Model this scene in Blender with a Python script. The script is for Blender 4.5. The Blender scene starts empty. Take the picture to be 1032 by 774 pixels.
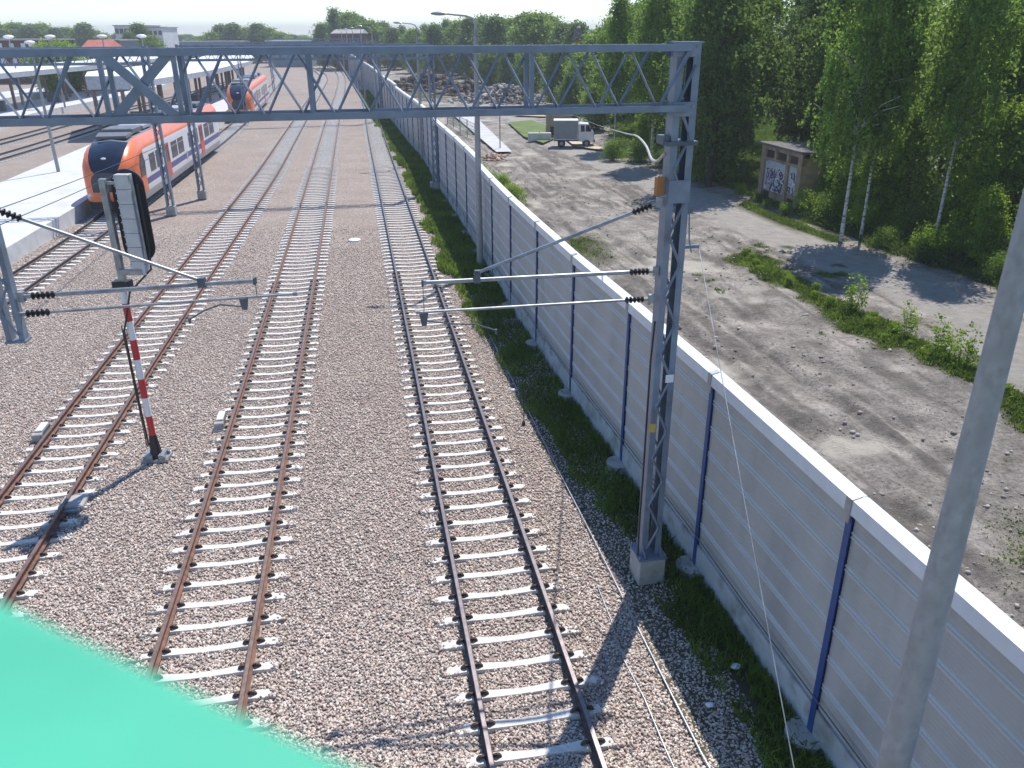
import bpy, math, random
import numpy as np
from mathutils import Vector, Matrix, noise as mnoise
R = math.radians
SC = bpy.context.scene
COL = SC.collection
# ------------------------------------------------------------------ camera
H = 9.176
PITCH, ROLL = R(23.568), R(-0.285)
cd = bpy.data.cameras.new('camera'); cam = bpy.data.objects.new('camera', cd); COL.objects.link(cam)
cam.matrix_world = Matrix.Translation((0, 0, H)) @ Matrix.Rotation(math.pi/2 - PITCH, 4, 'X') @ Matrix.Rotation(ROLL, 4, 'Z')
cd.sensor_width = 36; cd.lens = 28.38; cd.clip_start = 0.05; cd.clip_end = 6000
cd.dof.use_dof = True; cd.dof.focus_distance = 22; cd.dof.aperture_fstop = 2.6
SC.camera = cam
# ------------------------------------------------------------------ light
SUN_EL, SUN_ROT = R(59), R(23)
w = bpy.data.worlds.new('World'); SC.world = w; w.use_nodes = True
nt = w.node_tree; sky = nt.nodes.new('ShaderNodeTexSky'); sky.sky_type = 'NISHITA'; sky.sun_disc = False
sky.sun_elevation = SUN_EL; sky.sun_rotation = SUN_ROT; sky.altitude = 100; sky.air_density = 1.0; sky.dust_density = 0.0; sky.ozone_density = 6.0
bg = nt.nodes['Background']; bg.inputs['Strength'].default_value = 0.15
tn = nt.nodes.new('ShaderNodeMix'); tn.data_type = 'RGBA'; tn.blend_type = 'MULTIPLY'; tn.inputs[0].default_value = 1; tn.inputs[7].default_value = (.97, .99, .99, 1)
nt.links.new(sky.outputs[0], tn.inputs[6]); nt.links.new(tn.outputs[2], bg.inputs[0])
sd = bpy.data.lights.new('sun', 'SUN'); sd.energy = 4.3; sd.angle = R(0.5); sd.color = (1, .955, .895)
so = bpy.data.objects.new('sun', sd); COL.objects.link(so)
sv = Vector((math.sin(SUN_ROT)*math.cos(SUN_EL), math.cos(SUN_ROT)*math.cos(SUN_EL), math.sin(SUN_EL)))
so.rotation_euler = sv.to_track_quat('Z', 'Y').to_euler(); so.location = (20, 20, 60)
SC.view_settings.view_transform = 'Standard'; SC.view_settings.look = 'None'
SC.view_settings.exposure = 0.4; SC.view_settings.gamma = 1
SC.render.engine = 'CYCLES'
SC.cycles.max_bounces = 6; SC.cycles.transparent_max_bounces = 6; SC.cycles.volume_bounces = 0

# ------------------------------------------------------------------ helpers
rng = np.random.default_rng(7)
random.seed(7)

def ramp(nt, fac, stops, interp='LINEAR'):
    r = nt.nodes.new('ShaderNodeValToRGB'); r.color_ramp.interpolation = interp
    el = r.color_ramp.elements
    while len(el) > 1: el.remove(el[-1])
    el[0].position = stops[0][0]; el[0].color = (*stops[0][1], 1)
    for p, c in stops[1:]:
        e = el.new(p); e.color = (*c, 1)
    nt.links.new(fac, r.inputs[0]); return r.outputs[0]

def mat(name, color, rough=.7, metal=0, var=.12, scale=3.0, bump=0, bscale=40, dirt=None, spec=.5, island=0, stretch=None):
    """procedural: two octaves of noise vary the base colour; optional dirt colour in patches, optional bump"""
    m = bpy.data.materials.new(name); m.use_nodes = True; n = m.node_tree; b = n.nodes['Principled BSDF']
    b.inputs['Roughness'].default_value = rough; b.inputs['Metallic'].default_value = metal
    b.inputs['Specular IOR Level'].default_value = spec
    tc = n.nodes.new('ShaderNodeTexCoord')
    vec = tc.outputs['Object']
    if stretch:
        mp = n.nodes.new('ShaderNodeMapping'); mp.inputs['Scale'].default_value = stretch
        n.links.new(vec, mp.inputs[0]); vec = mp.outputs[0]
    nz = n.nodes.new('ShaderNodeTexNoise'); nz.inputs['Scale'].default_value = scale; nz.inputs['Detail'].default_value = 6
    n.links.new(vec, nz.inputs['Vector'])
    c = np.array(color)
    lo = tuple(np.clip(c*(1-var*1.6), 0, 1)); hi = tuple(np.clip(c*(1+var*1.3), 0, 1))
    out = ramp(n, nz.outputs['Fac'], [(.3, lo), (.7, hi)])
    if dirt:
        dc, dmin, dmax, ds = dirt
        d = n.nodes.new('ShaderNodeTexNoise'); d.inputs['Scale'].default_value = ds; d.inputs['Detail'].default_value = 8
        n.links.new(vec, d.inputs['Vector'])
        mr = n.nodes.new('ShaderNodeMapRange'); mr.inputs[1].default_value = dmin; mr.inputs[2].default_value = dmax
        n.links.new(d.outputs['Fac'], mr.inputs[0])
        mx = n.nodes.new('ShaderNodeMix'); mx.data_type = 'RGBA'
        n.links.new(mr.outputs[0], mx.inputs[0]); n.links.new(out, mx.inputs[6]); mx.inputs[7].default_value = (*dc, 1)
        out = mx.outputs[2]
    if island:
        g = n.nodes.new('ShaderNodeNewGeometry'); mr = n.nodes.new('ShaderNodeMapRange')
        mr.inputs[3].default_value = 1-island; mr.inputs[4].default_value = 1+island
        n.links.new(g.outputs['Random Per Island'], mr.inputs[0])
        hs = n.nodes.new('ShaderNodeHueSaturation'); n.links.new(mr.outputs[0], hs.inputs['Value']); n.links.new(out, hs.inputs['Color'])
        out = hs.outputs[0]
    n.links.new(out, b.inputs['Base Color'])
    if bump:
        bz = n.nodes.new('ShaderNodeTexNoise'); bz.inputs['Scale'].default_value = bscale; bz.inputs['Detail'].default_value = 5
        n.links.new(vec, bz.inputs['Vector'])
        bp = n.nodes.new('ShaderNodeBump'); bp.inputs['Strength'].default_value = bump; bp.inputs['Distance'].default_value = .02
        n.links.new(bz.outputs['Fac'], bp.inputs['Height']); n.links.new(bp.outputs[0], b.inputs['Normal'])
    return m

def leafmat(name, dark, light, trans=.35, rough=.55):
    m = bpy.data.materials.new(name); m.use_nodes = True; n = m.node_tree; b = n.nodes['Principled BSDF']
    b.inputs['Roughness'].default_value = rough; b.inputs['Specular IOR Level'].default_value = .12
    g = n.nodes.new('ShaderNodeNewGeometry'); tc = n.nodes.new('ShaderNodeTexCoord')
    nz = n.nodes.new('ShaderNodeTexNoise'); nz.inputs['Scale'].default_value = .55; nz.inputs['Detail'].default_value = 3
    n.links.new(tc.outputs['Object'], nz.inputs['Vector'])
    ad = n.nodes.new('ShaderNodeMath'); ad.operation = 'MULTIPLY_ADD'; ad.inputs[1].default_value = .55
    n.links.new(g.outputs['Random Per Island'], ad.inputs[0])
    sb = n.nodes.new('ShaderNodeMath'); sb.operation = 'MULTIPLY_ADD'; sb.inputs[1].default_value = 1.4; sb.inputs[2].default_value = -.45
    n.links.new(nz.outputs['Fac'], sb.inputs[0]); n.links.new(sb.outputs[0], ad.inputs[2])
    col = ramp(n, ad.outputs[0], [(.05, dark), (.85, light)])
    n.links.new(col, b.inputs['Base Color'])
    t = n.nodes.new('ShaderNodeBsdfTranslucent'); hs = n.nodes.new('ShaderNodeHueSaturation')
    hs.inputs['Hue'].default_value = .485; hs.inputs['Value'].default_value = 1.5; n.links.new(col, hs.inputs['Color']); n.links.new(hs.outputs[0], t.inputs[0])
    mx = n.nodes.new('ShaderNodeMixShader'); mx.inputs[0].default_value = trans
    n.links.new(b.outputs[0], mx.inputs[1]); n.links.new(t.outputs[0], mx.inputs[2])
    n.links.new(mx.outputs[0], n.nodes['Material Output'].inputs[0])
    return m

def V(*a): return Vector(a)

class MB:
    def __init__(s): s.v = []; s.f = []; s.m = []
    def add(s, vs, fs, m=0):
        o = len(s.v); s.v += [tuple(x) for x in vs]; s.f += [tuple(i+o for i in f) for f in fs]; s.m += [m]*len(fs)
    def box(s, c, d, rz=0, m=0):
        c = Vector(c); h = Vector(d)/2; M = Matrix.Rotation(rz, 3, 'Z')
        vs = [c + M @ Vector((x*h.x, y*h.y, z*h.z)) for z in (-1, 1) for y in (-1, 1) for x in (-1, 1)]
        s.add(vs, [(0,2,3,1),(4,5,7,6),(0,1,5,4),(2,6,7,3),(0,4,6,2),(1,3,7,5)], m)
    def bar(s, p, q, w, h, up=(0,0,1), m=0):
        p, q = Vector(p), Vector(q); d = (q-p).normalized(); up = Vector(up)
        if abs(d.dot(up)) > .98: up = Vector((0,1,0))
        x = d.cross(up).normalized(); y = x.cross(d).normalized()
        vs = [c + x*(a*w/2) + y*(b*h/2) for c in (p, q) for (a, b) in ((-1,-1),(1,-1),(1,1),(-1,1))]
        s.add(vs, [(0,3,2,1),(4,5,6,7),(0,1,5,4),(1,2,6,5),(2,3,7,6),(3,0,4,7)], m)
    def angle(s, p, q, w, t, up=(0,0,1), m=0):
        """L-section bar"""
        p, q = Vector(p), Vector(q); d = (q-p).normalized(); up = Vector(up)
        if abs(d.dot(up)) > .98: up = Vector((0,1,0))
        x = d.cross(up).normalized(); y = x.cross(d).normalized()
        pr = [(0,0),(w,0),(w,t),(t,t),(t,w),(0,w)]
        vs = [c + x*(a-w/2) + y*(b-w/2) for c in (p, q) for (a, b) in pr]; n = 6
        fs = [tuple(range(n))[::-1], tuple(range(n, 2*n))] + [(i,(i+1)%n,n+(i+1)%n,n+i) for i in range(n)]
        s.add(vs, fs, m)
    def tube(s, pts, r, n=8, m=0, cap=True):
        pts = [Vector(p) for p in pts]; k = len(pts); rs = r if isinstance(r, (list, tuple)) else [r]*k
        base = len(s.v); prev = None
        for i, p in enumerate(pts):
            d = (pts[min(i+1, k-1)] - pts[max(i-1, 0)]).normalized()
            if prev is None:
                a = Vector((0,0,1)) if abs(d.z) < .9 else Vector((1,0,0))
                x = d.cross(a).normalized()
            else: x = (prev - d*prev.dot(d)).normalized()
            prev = x; y = d.cross(x)
            for j in range(n):
                t = 2*math.pi*j/n; s.v.append(tuple(p + (x*math.cos(t) + y*math.sin(t))*rs[i]))
        for i in range(k-1):
            for j in range(n):
                a = base+i*n+j; b = base+i*n+(j+1)%n
                s.f.append((a, b, b+n, a+n)); s.m.append(m)
        if cap:
            s.f.append(tuple(base+j for j in range(n))[::-1]); s.m.append(m)
            s.f.append(tuple(base+(k-1)*n+j for j in range(n))); s.m.append(m)
    def lathe(s, c, prof, n=16, m=0):
        """prof: list of (r, z)"""
        s.tube([Vector(c)+Vector((0,0,z)) for r_, z in prof], [max(r_, 1e-4) for r_, z in prof], n, m)
    def prism(s, poly, z0, z1, m=0):
        n = len(poly)
        vs = [(x, y, z0) for x, y in poly] + [(x, y, z1) for x, y in poly]
        s.add(vs, [tuple(range(n))[::-1], tuple(range(n, 2*n))] + [(i,(i+1)%n,n+(i+1)%n,n+i) for i in range(n)], m)
    def sphere(s, c, rad, n=10, m=0, k=6):
        c = Vector(c); rad = Vector(rad) if not isinstance(rad, (int, float)) else Vector((rad,)*3)
        b = len(s.v)
        for i in range(k+1):
            ph = math.pi*i/k
            for j in range(n):
                t = 2*math.pi*j/n
                s.v.append((c.x+rad.x*math.sin(ph)*math.cos(t), c.y+rad.y*math.sin(ph)*math.sin(t), c.z+rad.z*math.cos(ph)))
        for i in range(k):
            for j in range(n):
                a = b+i*n+j; d = b+i*n+(j+1)%n
                s.f.append((a, a+n, d+n, d)); s.m.append(m)
    def build(s, name, mats, parent=None, org=(0,0,0), smooth=False, bevel=0):
        me = bpy.data.meshes.new(name); o_ = Vector(org)
        me.from_pydata([(x-o_.x, y-o_.y, z-o_.z) for x, y, z in s.v], [], s.f)
        if not isinstance(mats, (list, tuple)): mats = [mats]
        for mm in mats: me.materials.append(mm)
        if len(mats) > 1: me.polygons.foreach_set('material_index', s.m)
        if smooth:
            me.polygons.foreach_set('use_smooth', [True]*len(me.polygons))
            try: me.set_sharp_from_angle(angle=R(40))
            except Exception: pass
        me.update()
        ob = bpy.data.objects.new(name, me); COL.objects.link(ob)
        if parent: ob.parent = parent
        else: ob.location = org
        if bevel:
            bv = ob.modifiers.new('bevel', 'BEVEL'); bv.width = bevel; bv.segments = 1; bv.limit_method = 'ANGLE'
        return ob

def tag(o, label=None, cat=None, group=None, kind=None):
    if label: o['label'] = label
    if cat: o['category'] = cat
    if group: o['group'] = group
    if kind: o['kind'] = kind
    return o
def thing(name, label, cat, loc=(0,0,0), group=None):
    o = bpy.data.objects.new(name, None); COL.objects.link(o); o.location = loc; o.empty_display_size = .3
    return tag(o, label, cat, group)
def kids(o, pool=None):
    return [c for c in bpy.data.objects if c.parent == o]
def copy_tree(o, parent=None):
    c = o.copy(); COL.objects.link(c)
    if parent: c.parent = parent
    for ch in kids(o): copy_tree(ch, c)
    return c
def fastmesh(name, verts, quads, mats, tri=False):
    """numpy arrays -> mesh"""
    me = bpy.data.meshes.new(name); nv = len(verts); k = quads.shape[1]; nf = len(quads)
    me.vertices.add(nv); me.vertices.foreach_set('co', np.asarray(verts, np.float32).ravel())
    me.loops.add(nf*k); me.loops.foreach_set('vertex_index', np.asarray(quads, np.int32).ravel())
    me.polygons.add(nf); me.polygons.foreach_set('loop_start', np.arange(0, nf*k, k, dtype=np.int32))
    try: me.polygons.foreach_set('loop_total', np.full(nf, k, np.int32))
    except Exception: pass
    for m in (mats if isinstance(mats, (list, tuple)) else [mats]): me.materials.append(m)
    me.update(calc_edges=True); me.validate()
    return me
def link_mesh(name, me, parent=None, loc=(0,0,0)):
    o = bpy.data.objects.new(name, me); COL.objects.link(o)
    if parent: o.parent = parent
    o.location = loc; return o

# ------------------------------------------------------------------ curves in plan
class Path:
    def __init__(s, pts):
        P = [Vector((x, y, 0)) for x, y in pts]
        P = [P[0]*2-P[1]] + P + [P[-1]*2-P[-2]]; d = []
        for i in range(1, len(P)-2):
            p0, p1, p2, p3 = P[i-1], P[i], P[i+1], P[i+2]; n = max(2, int((p2-p1).length/.5))
            t0 = 0; t1 = (p1-p0).length**.5; t2 = t1+(p2-p1).length**.5; t3 = t2+(p3-p2).length**.5
            for j in range(n):
                t = t1+(t2-t1)*j/n
                A1 = p0*((t1-t)/(t1-t0))+p1*((t-t0)/(t1-t0)); A2 = p1*((t2-t)/(t2-t1))+p2*((t-t1)/(t2-t1)); A3 = p2*((t3-t)/(t3-t2))+p3*((t-t2)/(t3-t2))
                B1 = A1*((t2-t)/(t2-t0))+A2*((t-t0)/(t2-t0)); B2 = A2*((t3-t)/(t3-t1))+A3*((t-t1)/(t3-t1))
                d.append(B1*((t2-t)/(t2-t1))+B2*((t-t1)/(t2-t1)))
        d.append(P[-2]); s.p = np.array([(v.x, v.y) for v in d])
        s.s = np.concatenate([[0], np.cumsum(np.hypot(*np.diff(s.p, axis=0).T))]); s.L = s.s[-1]
    def at(s, t):
        return np.interp(t, s.s, s.p[:, 0]), np.interp(t, s.s, s.p[:, 1])
    def tan(s, t):
        x0, y0 = s.at(t-.4); x1, y1 = s.at(t+.4); l = math.hypot(x1-x0, y1-y0) or 1; return (x1-x0)/l, (y1-y0)/l
    def off(s, t, o):   # o>0: to the right of travel
        x, y = s.at(t); a, b = s.tan(t); return x+b*o, y-a*o
    def s_at_y(s, y): return float(np.interp(y, s.p[:, 1], s.s))
    def x_at_y(s, y): return np.interp(y, s.p[:, 1], s.p[:, 0])

tA = Path([(-6.75,-5),(-8.58,5),(-9.5,10),(-11.24,20),(-12.87,30),(-14.46,40),(-16.04,50),(-17.66,60),(-21.2,80),(-26.0,107),(-31.8,139.5),(-41.9,193.7),(-50,225),(-62,262)])
tB = Path([(-2.4,-5),(-4.14,5),(-4.99,10),(-6.72,20),(-8.48,30),(-10.25,40),(-12.03,50),(-13.83,60),(-17.42,80),(-22.4,108),(-29.2,147),(-37.8,193),(-47.2,235),(-56,268),(-78,330)])
tC = Path([(2.85,-5),(1.01,5),(.11,10),(-1.71,20),(-3.54,30),(-5.38,40),(-7.23,50),(-9.08,60),(-12.78,80),(-18.14,109.7),(-25.4,148.8),(-34.5,197.5),(-43.6,235.8),(-53.7,269.4),(-76,330)])
tD = Path([(-16.2,5),(-18.6,22),(-20.07,31.7),(-21.4,41.1),(-23.15,50),(-24.8,60),(-26.4,72),(-31.5,100),(-34.5,115),(-40,140),(-52,193),(-66,240)])
tE = Path([(-41,50),(-42.1,68.6),(-44,85),(-46,100),(-48,125),(-52,160),(-60,210)])
tF = Path([(-46.5,60),(-47.8,78),(-49.6,93.5),(-51.5,115),(-54,145),(-60,190)])
WALL = Path([(5.9,-3),(5.42,3),(4.87,6.07),(4.25,8.9),(3.32,13.4),(2.4,17.5),(1.57,21.1),(.78,24.9),(0,28.7),(-.8,33),(-1.5,37),(-3.0,45),(-4.6,53),(-7.0,66.3),(-9.6,78),(-13.2,95),(-16.3,109),(-22.4,139),(-30.0,173),(-40.8,222),(-52,265),(-72,320)])

# ------------------------------------------------------------------ materials
M = {}
M['rail_rust'] = mat('rust_rail', (.17,.085,.06), .75, .2, .25, 6, .15, 60)
M['rail_dark'] = mat('dark_rail', (.085,.06,.052), .6, .35, .25, 6, .1, 60)
M['rail_head'] = mat('worn_rail_head', (.22,.19,.19), .42, .7, .15, 8)
M['rail_head_rust'] = mat('rusty_rail_head', (.2,.135,.11), .5, .4, .2, 8)
M['sleeper'] = mat('sleeper_concrete', (.66,.635,.585), .85, 0, .12, 5, .25, 60, dirt=((.35,.31,.28), .58, .78, 9), island=.05)
M['clip'] = mat('rusty_clip', (.075,.05,.04), .7, .3, .2, 30)
M['steel'] = mat('painted_grey_steel', (.19,.235,.3), .42, .1, .1, 4, .05, 50, dirt=((.12,.14,.17), .5, .8, 2.5))
M['steel_dark'] = mat('dark_grey_steel', (.1,.12,.145), .5, .2, .15, 5)
M['galv'] = mat('galvanised_steel', (.33,.35,.37), .45, .55, .14, 7, .06, 90, dirt=((.2,.21,.22), .5, .75, 5))
M['galv_pole'] = mat('weathered_galvanised_pole', (.33,.335,.34), .65, .1, .12, 14, .12, 70, dirt=((.24,.24,.24), .5, .8, 7), stretch=(1,1,.6))
M['conc'] = mat('concrete', (.4,.39,.37), .9, 0, .12, 3, .3, 50, dirt=((.22,.21,.19), .5, .75, 2))
M['conc_light'] = mat('platform_paving', (.56,.565,.58), .85, 0, .05, .8, .05, 30, dirt=((.42,.42,.42), .58, .85, .6))
M['plat_edge'] = mat('platform_edge_concrete', (.6,.6,.6), .9, 0, .08, 2, .2, 30)
M['black'] = mat('black_paint', (.015,.015,.018), .5, 0, .2, 6)
M['rubber'] = mat('black_insulator', (.012,.012,.014), .35, 0, .1, 6)
M['blue'] = mat('blue_paint', (.015,.06,.22), .45, 0, .12, 5, .03, 50)
M['white'] = mat('white_paint', (.75,.75,.75), .5, 0, .04, 3)
M['red'] = mat('red_paint', (.5,.03,.03), .5, 0, .1, 5)
M['cap'] = mat('wall_cap_metal', (.62,.65,.69), .5, .1, .04, 4, .03, 60)
M['cap_top'] = mat('white_cap_sheet', (.74,.75,.76), .5, 0, .04, 3, dirt=((.55,.55,.54), .55, .8, 2))
M['glass'] = mat('dark_glass', (.012,.018,.03), .08, 0, .2, 2)
M['green_paint'] = mat('green_gloss_paint', (.062,.42,.265), .65, 0, .07, 7)
M['bark'] = mat('dark_bark', (.075,.06,.05), .9, 0, .3, 12, .6, 30)
def birchbark():
    m = bpy.data.materials.new('birch_bark'); m.use_nodes = True; n = m.node_tree; b = n.nodes['Principled BSDF']
    b.inputs['Roughness'].default_value = .8
    tc = n.nodes.new('ShaderNodeTexCoord'); mp = n.nodes.new('ShaderNodeMapping'); mp.inputs['Scale'].default_value = (3, 3, 9)
    nz = n.nodes.new('ShaderNodeTexNoise'); nz.inputs['Scale'].default_value = 1; nz.inputs['Detail'].default_value = 5
    n.links.new(tc.outputs['Object'], mp.inputs[0]); n.links.new(mp.outputs[0], nz.inputs['Vector'])
    n.links.new(ramp(n, nz.outputs['Fac'], [(.36,(.05,.045,.04)), (.47,(.5,.48,.44)), (.7,(.66,.64,.6))]), b.inputs['Base Color'])
    return m
M['birch'] = birchbark()
M['leaf_birch'] = leafmat('birch_leaves', (0.068,0.128,0.027), (0.216,0.351,0.061), .5, .8)
M['leaf_dark'] = leafmat('dark_leaves', (0.047,0.097,0.024), (0.149,0.243,0.047), .46, .8)
M['leaf_mid'] = leafmat('broad_leaves', (0.068,0.128,0.027), (0.216,0.338,0.061), .5, .8)
M['leaf_bright'] = leafmat('bright_leaves', (0.096,0.180,0.024), (0.264,0.396,0.054), .5, .8)
M['leaf_far'] = leafmat('far_leaves', (0.069,0.119,0.044), (0.163,0.250,0.075), .45, .8)
M['grass_lush'] = leafmat('lush_grass', (0.051,0.094,0.017), (0.174,0.275,0.043), .35)
M['grass_dull'] = leafmat('dull_grass', (0.045,0.075,0.018), (0.128,0.195,0.045), .3)
M['grass_dry'] = leafmat('dry_grass', (.14,.12,.05), (.26,.22,.09), .3)
M['brick'] = mat('red_brick', (.14,.055,.04), .9, 0, .2, 3)
M['roof_grey'] = mat('grey_roofing', (.32,.32,.31), .85, 0, .1, 1)
M['roof_red'] = mat('red_roof_tiles', (.5,.14,.1), .8, 0, .12, 1)
M['plaster'] = mat('pale_plaster', (.6,.6,.6), .9, 0, .06, .6)
M['mortar_yellow'] = mat('ochre_plaster', (.36,.27,.17), .9, 0, .14, 2, .2, 30, dirt=((.16,.12,.08), .5, .75, 1.4))

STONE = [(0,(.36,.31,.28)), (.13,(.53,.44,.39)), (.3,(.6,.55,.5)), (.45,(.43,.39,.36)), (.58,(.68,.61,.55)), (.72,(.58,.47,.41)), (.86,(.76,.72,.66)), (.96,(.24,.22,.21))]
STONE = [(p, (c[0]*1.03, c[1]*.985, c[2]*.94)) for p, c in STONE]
SHEET = [(p, tuple(v*.6 for v in c)) for p, c in STONE]  # stone colours darkened, painting in the shade of gaps between stones
def ballast_mat():
    m = bpy.data.materials.new('ballast'); m.use_nodes = True; n = m.node_tree; b = n.nodes['Principled BSDF']
    b.inputs['Roughness'].default_value = .9; b.inputs['Specular IOR Level'].default_value = .25
    tc = n.nodes.new('ShaderNodeTexCoord')
    v = n.nodes.new('ShaderNodeTexVoronoi'); v.inputs['Scale'].default_value = 21
    n.links.new(tc.outputs['Object'], v.inputs['Vector'])
    sep = n.nodes.new('ShaderNodeSeparateColor'); n.links.new(v.outputs['Color'], sep.inputs[0])
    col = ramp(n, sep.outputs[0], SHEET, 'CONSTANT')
    nz = n.nodes.new('ShaderNodeTexNoise'); nz.inputs['Scale'].default_value = .35; nz.inputs['Detail'].default_value = 6
    n.links.new(tc.outputs['Object'], nz.inputs['Vector'])
    tint = ramp(n, nz.outputs['Fac'], [(.35,(.86,.83,.82)), (.65,(1.0,.98,.97))])
    mu = n.nodes.new('ShaderNodeMix'); mu.data_type = 'RGBA'; mu.blend_type = 'MULTIPLY'; mu.inputs[0].default_value = 1
    n.links.new(col, mu.inputs[6]); n.links.new(tint, mu.inputs[7])
    n.links.new(mu.outputs[2], b.inputs['Base Color'])
    bp = n.nodes.new('ShaderNodeBump'); bp.inputs['Strength'].default_value = .9; bp.inputs['Distance'].default_value = .03; bp.invert = True
    n.links.new(v.outputs['Distance'], bp.inputs['Height']); n.links.new(bp.outputs[0], b.inputs['Normal'])
    return m
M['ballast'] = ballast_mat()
def stone_mat():
    m = bpy.data.materials.new('ballast_stone'); m.use_nodes = True; n = m.node_tree; b = n.nodes['Principled BSDF']
    b.inputs['Roughness'].default_value = .9; b.inputs['Specular IOR Level'].default_value = .25
    g = n.nodes.new('ShaderNodeNewGeometry')
    n.links.new(ramp(n, g.outputs['Random Per Island'], STONE, 'CONSTANT'), b.inputs['Base Color'])
    return m
M['stone'] = stone_mat()

# ------------------------------------------------------------------ setting: ground, ballast, dirt
def sheet(name, poly, z, m, kind='structure', t=None):
    b = MB(); b.add([(x, y, z) for x, y in poly], [tuple(range(len(poly)))])
    return tag(b.build(name, m), kind=kind)
M['far_ground'] = mat('far_ground', (.15,.16,.09), .95, 0, .25, .05, dirt=((.3,.26,.2), .5, .7, .03))
sheet('ground', [(-2500,-400),(2500,-400),(2500,3000),(-2500,3000)], -.5, M['far_ground'])
# ballast bed follows the tracks: from the left yard to the grass along the wall
def strip(name, path, s0, s1, o0, o1, z, m, step=2.0, kind='structure', jit=0, cuts=1):
    ts = np.arange(s0, s1+.01, step); vs = []; fs = []
    for i, t in enumerate(ts):
        for k in range(cuts+1):
            o = o0+(o1-o0)*k/cuts
            if jit and k in (0, cuts): o += jit*(mnoise.noise((t*.35, k*9., 3.)) + .5*mnoise.noise((t*1.3, k*9., 7.)))
            x, y = path.off(t, o); vs.append((x, y, z))
    c = cuts+1
    for i in range(len(ts)-1):
        for k in range(cuts): a = i*c+k; fs.append((a, a+1, a+1+c, a+c))
    b = MB(); b.add(vs, fs); return tag(b.build(name, m), kind=kind)
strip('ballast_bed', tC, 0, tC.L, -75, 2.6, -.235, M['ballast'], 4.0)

def seg_dist(px, py, pts):
    d = np.full(px.shape, 1e9)
    for (x0, y0), (x1, y1) in zip(pts[:-1], pts[1:]):
        dx, dy = x1-x0, y1-y0; t = np.clip(((px-x0)*dx+(py-y0)*dy)/(dx*dx+dy*dy), 0, 1)
        d = np.minimum(d, np.hypot(px-x0-t*dx, py-y0-t*dy))
    return d
def vnoise(x, y, s, seed=0, oct=4):
    """cheap value noise, numpy"""
    out = np.zeros_like(x); amp = 1; tot = 0
    for o in range(oct):
        X = x/s*2**o+seed*17.3+o*5.1; Y = y/s*2**o+seed*7.7-o*3.3
        xi = np.floor(X).astype(int); yi = np.floor(Y).astype(int); fx = X-xi; fy = Y-yi
        fx = fx*fx*(3-2*fx); fy = fy*fy*(3-2*fy)
        def h(a, b):
            v = np.sin(a*127.1+b*311.7+seed*74.7)*43758.5453; return v-np.floor(v)
        out += amp*((h(xi,yi)*(1-fx)+h(xi+1,yi)*fx)*(1-fy)+(h(xi,yi+1)*(1-fx)+h(xi+1,yi+1)*fx)*fy)
        tot += amp; amp *= .5
    return out/tot
ROAD = [(15.5,8),(15.8,18),(16.4,24),(16.1,30),(14.6,35),(12.9,42),(11.3,50),(9.0,58),(6.5,68),(3.6,80),(1.5,95),(-2,115),(-8,150)]
VERGE = [(14.6,14),(13.8,19.5),(12.8,23.4),(12.3,26.7),(11.3,31),(10.4,35.6)]
def dirt_height(x, y):
    d_road = seg_dist(x, y, ROAD)
    rough = np.clip((d_road-1.2)/2, 0, 1)
    z = -.12 + (vnoise(x, y, 5, 1)-.5)*.36*rough + (vnoise(x, y, 1.1, 2)-.5)*.26*rough + (vnoise(x, y, .5, 4, 2)-.5)*.13*rough*np.clip(vnoise(x, y, 3, 6)*3-.9, .15, 1)
    # wheel ruts along the open strip between wall and verge
    wx = np.interp(y, WALL.p[:, 1], WALL.p[:, 0]); u = x-wx+(vnoise(x, y, 7, 5)-.5)*1.2
    for c in (2.6, 4.2, 5.3, 6.9):
        w_ = vnoise(x, y, 4, 12+int(c))*1.3*(y < 60); z -= .15*w_*np.exp(-((u-c)/.2)**2); z += .09*w_*np.exp(-((u-c-.4)/.16)**2)
    # spoil bank beside the wall
    z += .45*np.clip(vnoise(x, y, 3.2, 8)-.45, 0, 1)*np.exp(-((u-3.4)/2.0)**2)*np.exp(-((y-29)/9)**2)*4
    z += .22*np.clip(vnoise(x, y, .6, 14)-.45, 0, 1)*np.exp(-((u-3.6)/2.4)**2)*rough
    z += .25*np.clip(vnoise(x, y, 2.2, 9)-.5, 0, 1)*np.exp(-((u-1.2)/1.2)**2)*3
    return z
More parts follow.
